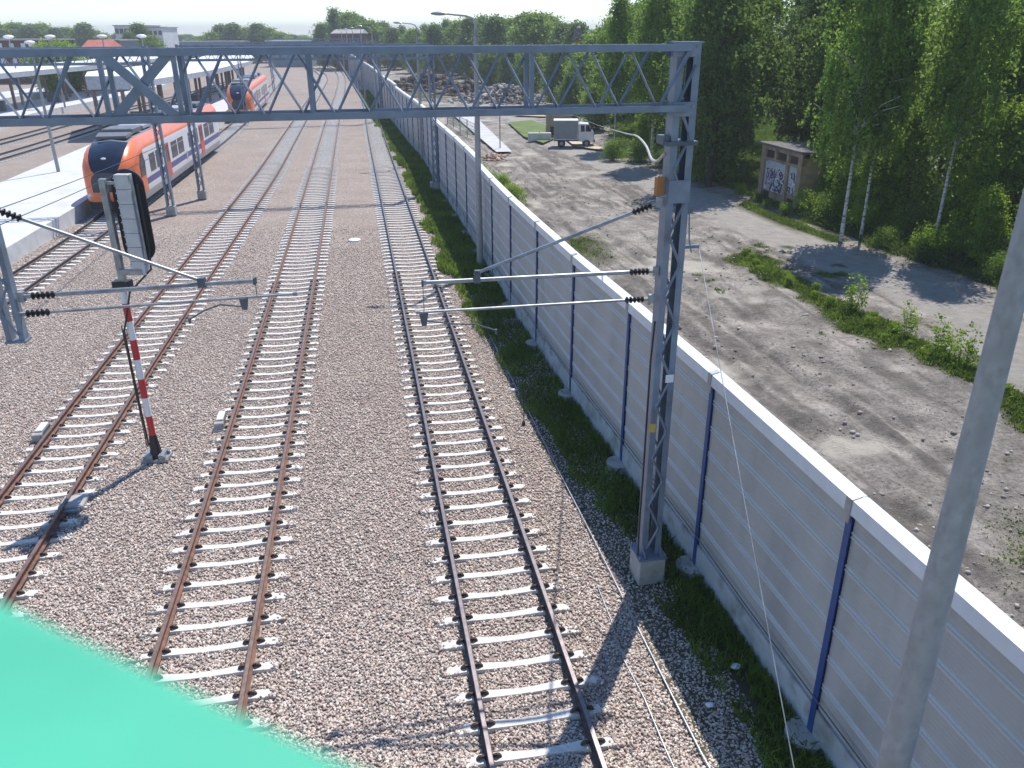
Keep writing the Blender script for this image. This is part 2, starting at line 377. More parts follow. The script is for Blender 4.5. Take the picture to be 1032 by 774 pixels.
def dirt_terrain():
    ys = np.concatenate([np.arange(-4, 34, .16), np.arange(34, 70, .3), np.arange(70, 330, 1.5)])
    us = np.concatenate([np.arange(0.02, 16, .16), np.arange(16, 30, .6), np.arange(30, 160, 5.)])
    Yg, U = np.meshgrid(ys, us, indexing='ij'); wx = np.interp(Yg, WALL.p[:, 1], WALL.p[:, 0]); Xg = wx+U
    Z = dirt_height(Xg, Yg); Z[:, 0] = -.12
    nY, nU = Xg.shape; vs = np.stack([Xg, Yg, Z], -1).reshape(-1, 3)
    i, j = np.meshgrid(np.arange(nY-1), np.arange(nU-1), indexing='ij'); a = (i*nU+j).ravel()
    q = np.stack([a, a+1, a+1+nU, a+nU], 1)
    X, Y = Xg.ravel(), Yg.ravel()
    m = bpy.data.materials.new('bare_earth'); m.use_nodes = True; n = m.node_tree; b = n.nodes['Principled BSDF']
    b.inputs['Roughness'].default_value = .95; b.inputs['Specular IOR Level'].default_value = .2
    tc = n.nodes.new('ShaderNodeTexCoord')
    def nz(s, d=8, r=.6):
        z = n.nodes.new('ShaderNodeTexNoise'); z.inputs['Scale'].default_value = s; z.inputs['Detail'].default_value = d; z.inputs['Roughness'].default_value = r
        n.links.new(tc.outputs['Object'], z.inputs['Vector']); return z.outputs['Fac']
    def mix(f, a_, b_):
        x = n.nodes.new('ShaderNodeMix'); x.data_type = 'RGBA'; n.links.new(f, x.inputs[0]); n.links.new(a_, x.inputs[6])
        if isinstance(b_, tuple): x.inputs[7].default_value = (*b_, 1)
        else: n.links.new(b_, x.inputs[7])
        return x.outputs[2]
    def attr(nm):
        a_ = n.nodes.new('ShaderNodeAttribute'); a_.attribute_name = nm; return a_.outputs['Fac']
    base = ramp(n, nz(.7), [(.3,(.15,.135,.12)), (.44,(.24,.218,.195)), (.56,(.33,.3,.27)), (.7,(.45,.415,.37))])
    fine = ramp(n, nz(9, 10, .75), [(.36,(.5,.49,.48)), (.56,(1.2,1.18,1.15))])
    mu = n.nodes.new('ShaderNodeMix'); mu.data_type = 'RGBA'; mu.blend_type = 'MULTIPLY'; mu.inputs[0].default_value = .9
    n.links.new(base, mu.inputs[6]); n.links.new(fine, mu.inputs[7])
    road = ramp(n, nz(2.2), [(.3,(.28,.258,.232)), (.7,(.38,.352,.32))])
    c1 = mix(attr('road'), mu.outputs[2], road)
    soil = ramp(n, nz(1.5), [(.3,(.05,.055,.025)), (.7,(.09,.09,.04))])
    c2 = mix(attr('soil'), c1, soil)
    churn = ramp(n, nz(3, 10, .75), [(.35,(.08,.07,.062)), (.55,(.16,.142,.125)), (.7,(.27,.245,.215))])
    c2 = mix(attr('churn'), c2, churn)
    c3 = mix(attr('pale'), c2, (.5,.46,.39))
    n.links.new(c3, b.inputs['Base Color'])
    bp = n.nodes.new('ShaderNodeBump'); bp.inputs['Strength'].default_value = 1; bp.inputs['Distance'].default_value = .12
    n.links.new(nz(5, 12, .75), bp.inputs['Height']); n.links.new(bp.outputs[0], b.inputs['Normal'])
    me = fastmesh('dirt_ground', vs, q, m)
    U_ = X-np.interp(Y, WALL.p[:, 1], WALL.p[:, 0])
    for nm, val in (('churn', np.clip((vnoise(X, Y, 2.6, 61)-.5)*4+(vnoise(U_*5, Y*.35, 1.3, 66, 3)-.5)*7*(Y < 75)+.6*np.exp(-((U_-3.6)/2.2)**2)*(Y<44)-.35, 0, .8)*(seg_dist(X, Y, ROAD) > 1.9)), ('road', np.clip((1.9-seg_dist(X, Y, ROAD)+(vnoise(X,Y,1.5,11)-.5)*1.2)/.5, 0, 1)),
                    ('soil', np.clip((veg_mask(X, Y)-.35)*3, 0, 1)),
                    ('pale', np.clip((vnoise(X, Y, 2.4, 21)-.66)*7, 0, .8)*(seg_dist(X, Y, ROAD) > 2))):
        a_ = me.attributes.new(nm, 'FLOAT', 'POINT'); a_.data.foreach_set('value', val.astype(np.float32))
    me.polygons.foreach_set('use_smooth', np.ones(len(me.polygons), bool))
    return tag(link_mesh('dirt_ground', me), kind='structure')
WOOD_EDGE = [(19.5,5),(18.6,20),(18.8,25.5),(18.6,31),(17.2,35.5),(15.9,42),(14.6,46),(14.0,52),(12.5,60),(12.0,66),(10,80),(12,110),(8,160)]
def right_of(X, Y, pts):
    yy = np.array([p[1] for p in pts]); xx = np.array([p[0] for p in pts]); return X-np.interp(Y, yy, xx)
def veg_mask(X, Y):
    n1 = vnoise(X, Y, 2.0, 31); n2 = vnoise(X, Y, .7, 32)
    m = np.clip((right_of(X, Y, WOOD_EDGE)+(n1-.5)*2.5)/.8+.5, 0, 1)
    m = np.maximum(m, np.clip(1.35-seg_dist(X, Y, VERGE)/.85+(n1-.5)*2.2+(n2-.5), 0, 1))
    m = np.maximum(m, np.clip((vnoise(X, Y, 1.3, 33)-.66)*6, 0, .7)*(Y < 46)*(seg_dist(X, Y, VERGE) < 3.5))
    u = X-np.interp(Y, WALL.p[:, 1], WALL.p[:, 0])
    m = np.maximum(m, np.clip(1.0-u/3.0+(n1-.5)*1.6, 0, 1)*np.clip((Y-36)/4, 0, 1)*(Y < 66))
    m = np.maximum(m, .9*np.exp(-(((X-3.4)/2.0)**2+((Y-37.5)/4.5)**2))*(n1+.35))
    m = np.maximum(m, .9*np.exp(-(((X-10.6)/1.9)**2+((Y-12.0)/3.0)**2))*(n1+.4))
    m = np.maximum(m, np.clip(1.3-seg_dist(X, Y, [(13.7,47),(14.4,43),(15.6,38.5)])/.9+(n1-.5), 0, 1))
    m = np.maximum(m, 1.0*((X+.0) > -20)*np.clip((Y-118)/10, 0, 1)*np.clip(n1*2.2-.3, 0, 1))
    return m
dirt_terrain()
M['lawn'] = mat('mown_lawn', (.12,.17,.04), .95, 0, .2, .6)
sheet('lawn', [(-.3,93),(2.3,95.5),(4.7,86),(4.6,79.8),(2.9,74.8),(1.2,80)], .06, M['lawn'])
M['path'] = mat('concrete_path', (.5,.5,.49), .9, 0, .07, .8)
sheet('footpath', [(-8.3,110),(-1.2,69),(.1,69.2),(-5.6,110)], .07, M['path'])
M['sand'] = mat('sandy_track', (.5,.42,.32), .95, 0, .1, .6)
sheet('sandy_path', [(.2,101),(2.5,106),(7.5,104),(5.4,92),(5.9,80),(7.0,74.5),(11.5,68),(10.6,66.8),(5.6,72.5),(4.95,79),(4.6,90),(4.2,99.5)], .05, M['sand'])

# ------------------------------------------------------------------ tracks
def rail_mesh(path, s0, s1, o, step):
    b = MB(); ts = [s0]
    while ts[-1] < s1: ts.append(ts[-1]+(step if ts[-1] < 70 else step*3))
    prof = [(-.062,-.165),(-.062,-.15),(-.012,-.125),(-.012,-.045),(-.036,-.03),(-.036,-.004),(-.03,0),(.03,0),(.036,-.004),(.036,-.03),(.012,-.045),(.012,-.125),(.062,-.15),(.062,-.165)]
    n = len(prof)
    for t in ts:
        for a, z in prof:
            x, y = path.off(t, o+a); b.v.append((x, y, z))
    for i in range(len(ts)-1):
        for j in range(n-1):
            a = i*n+j; b.f.append((a, a+n, a+n+1, a+1)); b.m.append(1 if j == 6 else 0)
    return b
def sleeper_shape():
    """pretensioned concrete sleeper: thick rail seats, waisted and dished centre; x across the track, top of seat at z=-.17"""
    st = [(-1.2,.075,-.2),(-1.14,.085,-.188),(-.95,.085,-.17),(-.6,.08,-.168),(-.45,.072,-.182),(-.15,.062,-.2),(.15,.062,-.2),(.45,.072,-.182),(.6,.08,-.168),(.95,.085,-.17),(1.14,.085,-.182),(1.2,.075,-.195)]
    b = MB()
    for x, hw, zt in st:
        b.v += [(x,-hw-.03,-.36),(x,-hw,zt),(x,hw,zt),(x,hw+.03,-.36)]
    k = len(st)
    for i in range(k-1):
        for j in range(3): a = i*4+j; b.f.append((a, a+1, a+5, a+4)); b.m.append(0)
    b.f.append((0,3,2,1)); b.m.append(0); e = (k-1)*4; b.f.append((e,e+1,e+2,e+3)); b.m.append(0)
    return b
def clip_shape(side):
    b = MB(); x0, s = side
    b.tube([(x0+s*.05,0,-.15),(x0+s*.08,.0,-.13),(x0+s*.11,-.01,-.12),(x0+s*.13,0,-.135),(x0+s*.16,0,-.16),(x0+s*.18,0,-.2)], [.02,.03,.034,.036,.028,.015], 6)
    return b
slp = sleeper_shape().build('sleeper', M['sleeper'], None); slp_me = slp.data; bpy.data.objects.remove(slp)
cl = [clip_shape(s).build('rail_clip', M['clip'], None) for s in ((-.753,-1),(-.753,1),(.753,-1),(.753,1))]; cl_me = [c.data for c in cl]
for c in cl: bpy.data.objects.remove(c)
TRACKS = {}
def track(path, label, y0, y1, phase_pt, ind, clips, railm, headm, group='railway tracks'):
    s0 = path.s_at_y(y0); s1 = path.s_at_y(y1); ox, oy = path.at(s0)
    root = thing('railway_track', label, 'railway track', (ox, oy, 0), group)
    for o in (-.753, .753):
        rail_mesh(path, s0, s1, o, 1.2).build('rail', [railm, headm], root, (ox, oy, 0), smooth=False)
    sp = path.s_at_y(phase_pt); ph = sp % .6
    k0 = math.ceil((s0-ph)/.6); ss = [ph+k*.6 for k in range(k0, int((s1-ph)/.6))]
    r_ = random.Random(int(ox*10))
    for i, t in enumerate(ss[:ind]):
        x, y = path.at(t); a, b_ = path.tan(t)
        o = link_mesh('sleeper', slp_me, root, (x-ox, y-oy, r_.uniform(-.006,.004))); o.rotation_euler.z = math.atan2(b_, a)-math.pi/2+r_.uniform(-.01,.01)
        if i < clips:
            for c in cl_me: link_mesh('rail_clip', c, o)
    b = MB()
    for t in ss[ind:]:
        x, y = path.at(t); a, b_ = path.tan(t); rz = math.atan2(b_, a)-math.pi/2
        for cx, wd, zt in ((-.86,.5,-.17),(0,1.1,-.19),(.86,.5,-.17)):
            c_, s_ = math.cos(rz), math.sin(rz)
            b.box((x+cx*c_, y+cx*s_, zt-.05), (wd,.2,.1), rz)
    if b.v:
        b.build('sleepers', M['sleeper'], root, (ox, oy, 0))['kind'] = 'stuff'
    for k in ss: TRACKS.setdefault(id(path), []).append(k)
    return root
track(tC, 'railway track nearest to the noise barrier, its rails dark brown with worn heads', 4, 320, 10.19, 100, 50, M['rail_dark'], M['rail_head'])
track(tB, 'middle railway track with rusty red-brown rails, ending behind the green rail', 4, 320, 11.73, 100, 48, M['rail_rust'], M['rail_head_rust'])
track(tA, 'rusty railway track running left of the red and white signal mast', 6, 255, 18.34, 100, 36, M['rail_rust'], M['rail_head_rust'])
track(tD, 'railway track along the white platform edge under the orange train', 20, 235, 33, 60, 0, M['rail_dark'], M['rail_head'])
track(tE, 'railway track just beyond the far side of the white platform', 52, 205, 60, 60, 0, M['rail_dark'], M['rail_head'])
track(tF, 'farther railway track left of the white platform, next to the second platform', 62, 185, 70, 60, 0, M['rail_dark'], M['rail_head'])

# near ballast: real stones
def stones():
    N = 300000; Y = 6.8+rng.random(N)**1.35*36; ymax = Y
    cx = np.interp(Y, tC.p[:,1], tC.p[:,0]); X = cx+3.35-rng.random(N)*(5.5+.72*Y)
    keep = rng.random(N) < np.clip((43.5-Y)/20, 0, 1)**.7
    lift = np.zeros(N, bool)
    for path in (tA, tB, tC):
        px = np.interp(Y, path.p[:,1], path.p[:,0]); sl = -.178; cs = 1/math.hypot(1, sl)
        u = (X-px)*cs; s_ = np.interp(Y, path.p[:,1], path.s)-(X-px)*(-sl)*cs*-1*-1
        # arc position of the foot of the perpendicular
        s_ = np.interp(Y, path.p[:,1], path.s)+(X-px)*sl*cs
        k = TRACKS[id(path)]; ph = k[0] % .6
        dd = np.abs(((s_-ph+.3) % .6)-.3)
        kk = np.floor((s_-ph+.3)/.6); side = np.sign(u); hv = np.sin(kk*127.1+side*31.7+ph*91)*43758.5; hv -= np.floor(hv)
        inside = np.abs(u) < 1.0+.17*hv+.03*rng.standard_normal(N); lift |= (np.abs(u) > .93)&(np.abs(u) < 1.24)&(dd < .11)
        keep &= ~(inside & (dd < .058+.02*np.clip(np.abs(u)*1.6-.5,0,1)+.012*rng.standard_normal(N)))
        keep &= ~(np.abs(np.abs(u)-.753) < .085)
        keep &= ~((dd < .15) & (np.abs(np.abs(u)-.753) < .17))
    X, Y, lift = X[keep], Y[keep], lift[keep]; n = len(X)
    base = np.array([(a,b,c) for c in (-1,1) for b in (-1,1) for a in (-1,1)], float)*.5
    sz = rng.uniform(.022,.044,(n,1,1))*np.stack([rng.uniform(.7,1.35,n), rng.uniform(.7,1.2,n), rng.uniform(.5,.9,n)],-1)[:,None,:]
    jit = rng.uniform(.55,1.25,(n,8,3)); v = base[None]*jit*sz
    q = rng.standard_normal((n,4)); q /= np.linalg.norm(q,axis=1,keepdims=True); w_,x_,y_,z_ = q.T
    Rm = np.stack([1-2*(y_*y_+z_*z_),2*(x_*y_-z_*w_),2*(x_*z_+y_*w_),2*(x_*y_+z_*w_),1-2*(x_*x_+z_*z_),2*(y_*z_-x_*w_),2*(x_*z_-y_*w_),2*(y_*z_+x_*w_),1-2*(x_*x_+y_*y_)],-1).reshape(n,3,3)
    v = np.einsum('nij,nkj->nki', Rm, v)
    z = -.227+rng.uniform(0,.013,n)+.045*lift
    v += np.stack([X,Y,z],-1)[:,None,:]
    f = np.array([(0,2,3,1),(4,5,7,6),(0,1,5,4),(2,6,7,3),(0,4,6,2),(1,3,7,5)])
    q_ = (np.arange(n)[:,None,None]*8+f[None]).reshape(-1,4)
    tag(link_mesh('ballast_stones', fastmesh('ballast_stones', v.reshape(-1,3), q_, M['stone'])), 'pinkish grey crushed stone ballast between and around the near tracks', 'ballast', kind='stuff')
stones()

# ------------------------------------------------------------------ noise barrier
def panel_mat():
    m = mat('ribbed_barrier_panel', (.385,.38,.37), .6, .0, .05, 1.2, 0, 40, dirt=((.27,.275,.27), .5, .8, 1.6), stretch=(1,1,.3))
    return m
M['panel'] = panel_mat()
M['panel_rib_skylit'] = mat('barrier_rib_painted_skylit', (.5,.495,.485), .55, 0, .04, 1.5)  # lighter rib colour stands in for sky light caught on the ridges
M['plinth'] = mat('barrier_plinth', (.42,.44,.46), .9, 0, .1, 2, .15, 40, dirt=((.2,.2,.17), .45, .7, 2.6))
def wall_top(y):
    if y < 36: return 3.86
    if y < 90: return 4.08
    return 4.3
def barrier():
    root = thing('noise_barrier', 'long grey ribbed noise barrier with white cap and blue posts beside the tracks', 'wall', (4.9,6,0))
    org = (4.9,6,0)
    sY = WALL.s_at_y
    # post positions, 4.05 m apart, matched at y=8.5
    s8 = sY(8.62); posts = [s8+4.07*k for k in range(-2, 78)]
    posts = [p for p in posts if 0 < p < WALL.L-2]
    for i, (a, b_) in enumerate(zip(posts[:-1], posts[1:])):
        y = float(WALL.at((a+b_)/2)[1]); top = wall_top(y); (x0, y0), (x1, y1) = WALL.at(a), WALL.at(b_)
        d = Vector((x1-x0, y1-y0, 0)).normalized(); nrm = Vector((-d.y, d.x, 0))      # towards the tracks
        p0 = Vector((x0, y0, 0))+d*.05; p1 = Vector((x1, y1, 0))-d*.05
        near = y < 60
        # ribbed panel: extruded profile (depth, z)
        prof = []; z = .42; ribs = []
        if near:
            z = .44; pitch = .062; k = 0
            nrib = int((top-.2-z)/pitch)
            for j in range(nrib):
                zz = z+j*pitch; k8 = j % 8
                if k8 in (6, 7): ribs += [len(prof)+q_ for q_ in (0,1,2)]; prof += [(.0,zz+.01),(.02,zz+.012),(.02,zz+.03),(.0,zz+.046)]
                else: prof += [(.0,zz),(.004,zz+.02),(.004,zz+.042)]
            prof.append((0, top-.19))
        else:
            prof = [(0,.42)]
            for j in range(6):
                zz = .42+(top-.6)*(j+1)/6.3; prof += [(0,zz-.05),(.03,zz-.03),(.03,zz+.03),(0,zz+.05)]
            prof.append((0, top-.19))
        b = MB()
        for P_ in (p0, p1):
            for dd, zz in prof: v = P_+nrm*(.04+dd); b.v.append((v.x, v.y, zz))
            for zz in (prof[-1][1], prof[0][1]): v = P_-nrm*.06; b.v.append((v.x, v.y, zz))
        n = len(prof)+2
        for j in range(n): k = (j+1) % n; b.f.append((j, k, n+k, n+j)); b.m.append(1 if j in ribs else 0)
        b.build('panel', [M['panel'], M['panel_rib_skylit']], root, org)
        b = MB(); c = (p0+p1)/2; c.z = .08
        b.bar((p0.x,p0.y,.085),(p1.x,p1.y,.085), .15, .69); b.build('plinth', M['plinth'], root, org)
        # cap: folded sheet, front fascia and white sloping top
        b = MB(); e0 = Vector((x0,y0,0))+d*.012; e1 = Vector((x1,y1,0))-d*.012
        cp = [(-.13,top-.2),(-.13,top-.02),(.0,top+.03),(.13,top),(.135,top-.2)]
        if y > 150: pass
        for P_ in (e0, e1):
            for o, zz in cp: v = P_+nrm*o; b.v.append((v.x, v.y, zz))
        n = len(cp)
        for j in range(n):
            k = (j+1) % n; b.f.append((j, k, n+k, n+j)); b.m.append(1 if j in (1,2) else 0)
        b.f.append(tuple(range(n))[::-1]); b.m.append(0); b.f.append(tuple(range(n,2*n))); b.m.append(0)
        b.build('cap', [M['cap'], M['cap_top']], root, org)
    for i, s in enumerate(posts):
        x, y = WALL.at(s); a, c_ = WALL.tan(s); nrm = Vector((-c_, a, 0)); d = Vector((a, c_, 0)); top = wall_top(float(y)-1)
        P_ = Vector((x, y, 0)); b = MB()
        # I-section: front flange, web, back flange
        f0 = P_+nrm*.085; 
        b.bar((f0.x,f0.y,.0),(f0.x,f0.y,top-.28), .11, .014, up=nrm)
        b.bar((x,y,0),(x,y,top-.28), .012, .15, up=nrm)
        f1 = P_-nrm*.08; b.bar((f1.x,f1.y,0),(f1.x,f1.y,top-.28), .11, .014, up=nrm)
        po = b.build('post', M['blue'], root, org)
        if y < 60:
            b = MB(); g = P_+nrm*.1; b.bar((g.x,g.y,top-.36),(g.x,g.y,top-.14), .05, .03, up=nrm); g = P_+nrm*.142+V(0,0,top-.1); b.bar(g-V(0,0,.1), g+V(0,0,.1), .12, .008, up=nrm)
            b.bar(P_+nrm*.142+V(0,0,top+.008), P_-nrm*.01+V(0,0,top+.042), .12, .008, up=(0,0,1))
            b.build('cap_joint', M['galv'], root, org)
            b = MB(); b.lathe((x+nrm.x*.12,y+nrm.y*.12,-.3), [(.3,0),(.3,.26),(.27,.28)], 20); b.build('footing', M['conc'], root, org)
    # grounding strip along the foot
    b = MB(); pts = []
    for s in np.arange(1, sY(60), 1.0):
        x, y = WALL.off(s, -.115); pts.append((x, y, .62+.01*math.sin(s*1.7)))
    b.tube(pts, .012, 5); b.build('grounding_cable', M['steel_dark'], root, org)
barrier()

# ------------------------------------------------------------------ vegetation
def rand_quads(C, size, n_dir=None, flat=0):
    """leaf quads (diamond shaped) at centres C"""
    n = len(C); a = rng.standard_normal((n,3)); a[:,2] *= (1-flat); a /= np.linalg.norm(a,axis=1,keepdims=True)+1e-9
    r = rng.standard_normal((n,3)); b = np.cross(a, r); b /= np.linalg.norm(b,axis=1,keepdims=True)+1e-9
    s = (size*rng.uniform(.6,1.3,n))[:,None]
    v = np.stack([C-a*s*.6, C-b*s*.36+a*s*.05, C+a*s*.6, C+b*s*.36+a*s*.05], 1)
    return v.reshape(-1,3), np.arange(n*4).reshape(-1,4)
def trunk_mb(pts, rads, limbs, n=7):
    b = MB(); b.tube(pts, rads, n)
    for l, r in limbs: b.tube(l, r, 5)
    return b
def make_tree(seed, Ht, cr, cbase, ncl, lpc, leaf, weep=0, lean=.3, shape='oval', cl_r=.55, trunk_r=.16, lmat='leaf_mid', bmat='bark', multi=1):
    """returns (trunk mesh, crown mesh)"""
    global rng
    rs = rng; rng = np.random.default_rng(seed); rnd = random.Random(seed)
    # trunk
    limbs = []; pts = []; k = 9
    lx, ly = rnd.uniform(-lean, lean), rnd.uniform(-lean, lean)
    for i in range(k):
        t = i/(k-1); pts.append((lx*t*t+.12*math.sin(t*5+seed)*t, ly*t*t+.12*math.cos(t*4+seed)*t, -.4+(Ht*.93+.4)*t))
    rads = [trunk_r*(1.25 if i == 0 else 1)*(1-.9*(i/(k-1)))+.012 for i in range(k)]
    def tp(z):
        t = max(0, min(1, (z+.4)/(Ht*.93+.4))); return V(lx*t*t+.12*math.sin(t*5+seed)*t, ly*t*t+.12*math.cos(t*4+seed)*t, z)
    cents = []; 
    for c in range(ncl):
        t = rnd.random()**.85
        z = Ht*(cbase+(1-cbase)*t)
        if shape == 'oval': rr = math.sin(math.pi*min(.999,(t*.86+.14)))**.65
        elif shape == 'birch': rr = (1-t)**.55*min(1, (t+.12)*5)**.6
        elif shape == 'round': rr = math.sqrt(max(0, 1-(2*t-1)**2))
        elif shape == 'poplar': rr = math.sin(math.pi*min(.999,t*.9+.08))**.5
        rr = max(rr, .08)
        ang = rnd.random()*2*math.pi
        lob = .72+.5*mnoise.noise((math.cos(ang)*1.3+seed, math.sin(ang)*1.3, z*.28+seed))+.25*mnoise.noise((math.cos(ang)*3+seed, math.sin(ang)*3, z*.8))
        rad = cr*rr*lob*(rnd.random()**.42)
        p = tp(z)+V(math.cos(ang)*rad, math.sin(ang)*rad, rnd.uniform(-.3,.3)); cents.append(p)
        if rnd.random() < .22:
            s = tp(max(Ht*cbase*.7, z-rad*rnd.uniform(.5,.9))); mid = (s+p)/2+V(0,0,.15*rad); limbs.append(([s, mid, p], [.05*(1-.5*t)+.01, .03, .008]))
    for q in range(multi-1):
        ang = rnd.random()*6.28; limbs.append(([V(0,0,-.3), V(math.cos(ang)*.5, math.sin(ang)*.5, Ht*.3), V(math.cos(ang)*cr*.45, math.sin(ang)*cr*.45, Ht*.75)], [trunk_r*.8, trunk_r*.6, .02]))
    C = np.array([tuple(c) for c in cents]); L = []
    for c in C:
        m = max(4, int(lpc*rng.uniform(.5,1.5)))
        if weep and rng.random() < weep:
            ns = 3; 
            for _ in range(ns):
                o = c+rng.normal(0, cl_r*.5, 3); ln = rng.uniform(.8,2.2); tt = rng.random(m//ns+1)
                dx = rng.normal(0,.18,2)
                pp = np.stack([o[0]+dx[0]*tt+rng.normal(0,.05,len(tt)), o[1]+dx[1]*tt+rng.normal(0,.05,len(tt)), o[2]-ln*tt], 1); L.append(pp)
        else:
            pp = c+rng.normal(0,1,(m,3))*np.array([cl_r, cl_r, cl_r*.6])*rng.uniform(.6,1.2); L.append(pp)
    C2 = np.concatenate(L); C2 = C2[C2[:,2] > .15]
    v, q = rand_quads(C2, leaf, flat=0 if weep else .25)
    crown = fastmesh('crown', v, q, M[lmat])
    tb = trunk_mb(pts, rads, limbs).build('trunk', M[bmat], None, smooth=True); tm = tb.data; bpy.data.objects.remove(tb)
    rng = rs
    return tm, crown
def make_bush(seed, Ht, r, ncl, lpc, leaf, lmat):
    global rng
    rs = rng; rng = np.random.default_rng(seed); L = []; b = MB()
    for c in range(ncl):
        a = rng.random()*6.28; rr = r*rng.random()**.6; t = rng.random()**.7
        p = np.array([math.cos(a)*rr*(1-.45*t), math.sin(a)*rr*(1-.45*t), Ht*t*(.65+.35*rng.random())])
        L.append(p+rng.normal(0,1,(int(lpc*rng.uniform(.5,1.5)),3))*np.array([.16,.16,.12])*r)
        if c % 6 == 0: b.tube([(p[0]*.2,p[1]*.2,-.1), tuple(p*.55), tuple(p)], [.02,.014,.005], 4)
    C2 = np.concatenate(L); C2 = C2[C2[:,2] > 0]
    v, q = rand_quads(C2, leaf, flat=.2); cm = fastmesh('foliage', v, q, M[lmat])
    o = b.build('stem', M['bark'], None); sm = o.data; bpy.data.objects.remove(o); rng = rs
    return sm, cm
PT = {
 'birchA': make_tree(11, 15, 3.4, .34, 400, 62, .185, weep=.7, shape='oval', cl_r=.42, trunk_r=.11, lmat='leaf_birch', bmat='birch'),
 'birchB': make_tree(12, 14, 2.9, .4, 300, 60, .18, weep=.6, shape='oval', cl_r=.42, trunk_r=.1, lmat='leaf_birch', bmat='birch'),
 'denseA': make_tree(13, 14, 4.2, .18, 430, 55, .23, weep=.35, shape='oval', cl_r=.48, trunk_r=.2, lmat='leaf_dark', bmat='bark', multi=3),
 'denseB': make_tree(14, 13, 3.9, .12, 380, 55, .24, weep=.1, shape='oval', cl_r=.48, trunk_r=.2, lmat='leaf_mid', bmat='bark', multi=2),
 'young': make_tree(15, 7, 1.7, .1, 230, 50, .17, weep=.1, shape='oval', cl_r=.33, trunk_r=.07, lmat='leaf_bright', bmat='bark', multi=3),
 'farA': make_tree(16, 13, 4.6, .1, 260, 38, .42, weep=0, shape='oval', cl_r=.75, trunk_r=.25, lmat='leaf_far', bmat='bark'),
 'farB': make_tree(17, 12, 5.0, .08, 260, 38, .42, weep=0, shape='round', cl_r=.8, trunk_r=.25, lmat='leaf_mid', bmat='bark'),
 'farC': make_tree(18, 14, 3.2, .08, 200, 38, .4, weep=0, shape='poplar', cl_r=.7, trunk_r=.2, lmat='leaf_far', bmat='bark'),
 'bright': make_tree(19, 7, 4.0, .1, 220, 42, .3, weep=0, shape='round', cl_r=.6, trunk_r=.18, lmat='leaf_bright', bmat='bark'),
}
BU = {
 'bushA': make_bush(31, 1.6, 1.1, 90, 45, .085, 'leaf_bright'),
 'bushB': make_bush(32, 2.4, 1.5, 130, 50, .1, 'leaf_mid'),
 'weed': make_bush(33, .8, .5, 36, 30, .07, 'leaf_bright'),
 'sapling': make_bush(34, 1.9, .6, 40, 16, .1, 'leaf_bright'),
}
def plant(kind, x, y, h, label, cat='tree', name=None, group=None, w=1.0, z=-.12, rz=None):
    lib = PT if kind in PT else BU; tm, cm = lib[kind]
    nat = max(v.co.z for v in cm.vertices) if not hasattr(plant, 'c') or kind not in plant.c else plant.c[kind]
    if not hasattr(plant, 'c'): plant.c = {}
    plant.c[kind] = nat
    s = h/nat; r_ = random.Random(int(x*31+y*17))
    root = thing(name or 'tree', label, cat, (x, y, z), group)
    root.scale = (s*w, s*w, s); root.rotation_euler.z = rz if rz is not None else r_.uniform(0, 6.28)
    link_mesh('trunk' if kind in PT else 'stem', tm, root); link_mesh('crown' if kind in PT else 'foliage', cm, root)
    return root
#TREES
G_R = 'trees of the wood on the right'
def T(*a, **k): return plant(*a, group=G_R, **k)
T('birchA', 15.8, 38.2, 14.5, 'white-trunked birch beside the brick hut, its lower trunk bare and spotted', name='birch_tree', w=.85, rz=1.0)
T('birchB', 16.9, 38.6, 12.5, 'thin dark-based birch just right of the white spotted birch', name='birch_tree', w=.8, rz=2.2)
T('birchB', 19.3, 36.3, 13.5, 'slim straight pale birch trunk amid shrubs, right of the pair of birches', name='birch_tree', w=.85, rz=.3)
T('denseA', 12.9, 53.5, 14, 'dark weeping tree with several thin trunks right of the gantry mast', name='weeping_tree', w=.95, rz=.2)
T('denseA', 15.0, 58, 14.5, 'dark tall tree filling the gap behind the brick hut', name='broadleaf_tree', rz=1.9)
T('birchA', 10.6, 63, 13.5, 'light feathery birch left of the gantry mast top, at the edge of the wood', name='birch_tree', w=.9, rz=3.0)
T('birchB', 8.9, 72, 12.5, 'narrow feathery birch with a thin top, leftmost against the sky', name='birch_tree', w=.85, rz=4.0)
T('denseB', 12.5, 76, 12.5, 'mid green round tree seen through the right end of the gantry', name='broadleaf_tree', rz=.7)
rr = random.Random(5)
wood = []
for (x, y) in [(20.5,52),(23.5,56),(25.5,49),(24.6,42),(29.0,44),(26.5,36.5),(28.5,39.5),(26.5,30),(30.5,33.5),(30.5,39),(29,48),(17.5,66),(22,64),(27,58),(33,52),(15.5,72),(20,76),(33,44),(25.5,25.5),(31,27),(36,36),(14.5,84),(19,88),(38,50),(25,72),(23.8,21),(35,60),(30,68),(29.5,21.5)]:
    wood.append((x+rr.uniform(-.5,.5), y+rr.uniform(-.5,.5)))
words = ['dense dark', 'tall mid green', 'slender pale', 'bushy', 'full-crowned']
for i, (x, y) in enumerate(wood):
    kd = ('denseA','denseB','birchA','denseB','denseA','birchB')[i % 6]
    T(kd, x, y, rr.uniform(12.5,16.5), 'tree of the dense wood behind the birches and the brick hut, merging with its neighbours', name='broadleaf_tree' if kd[0] == 'd' else 'birch_tree', w=rr.uniform(.85,1.1))
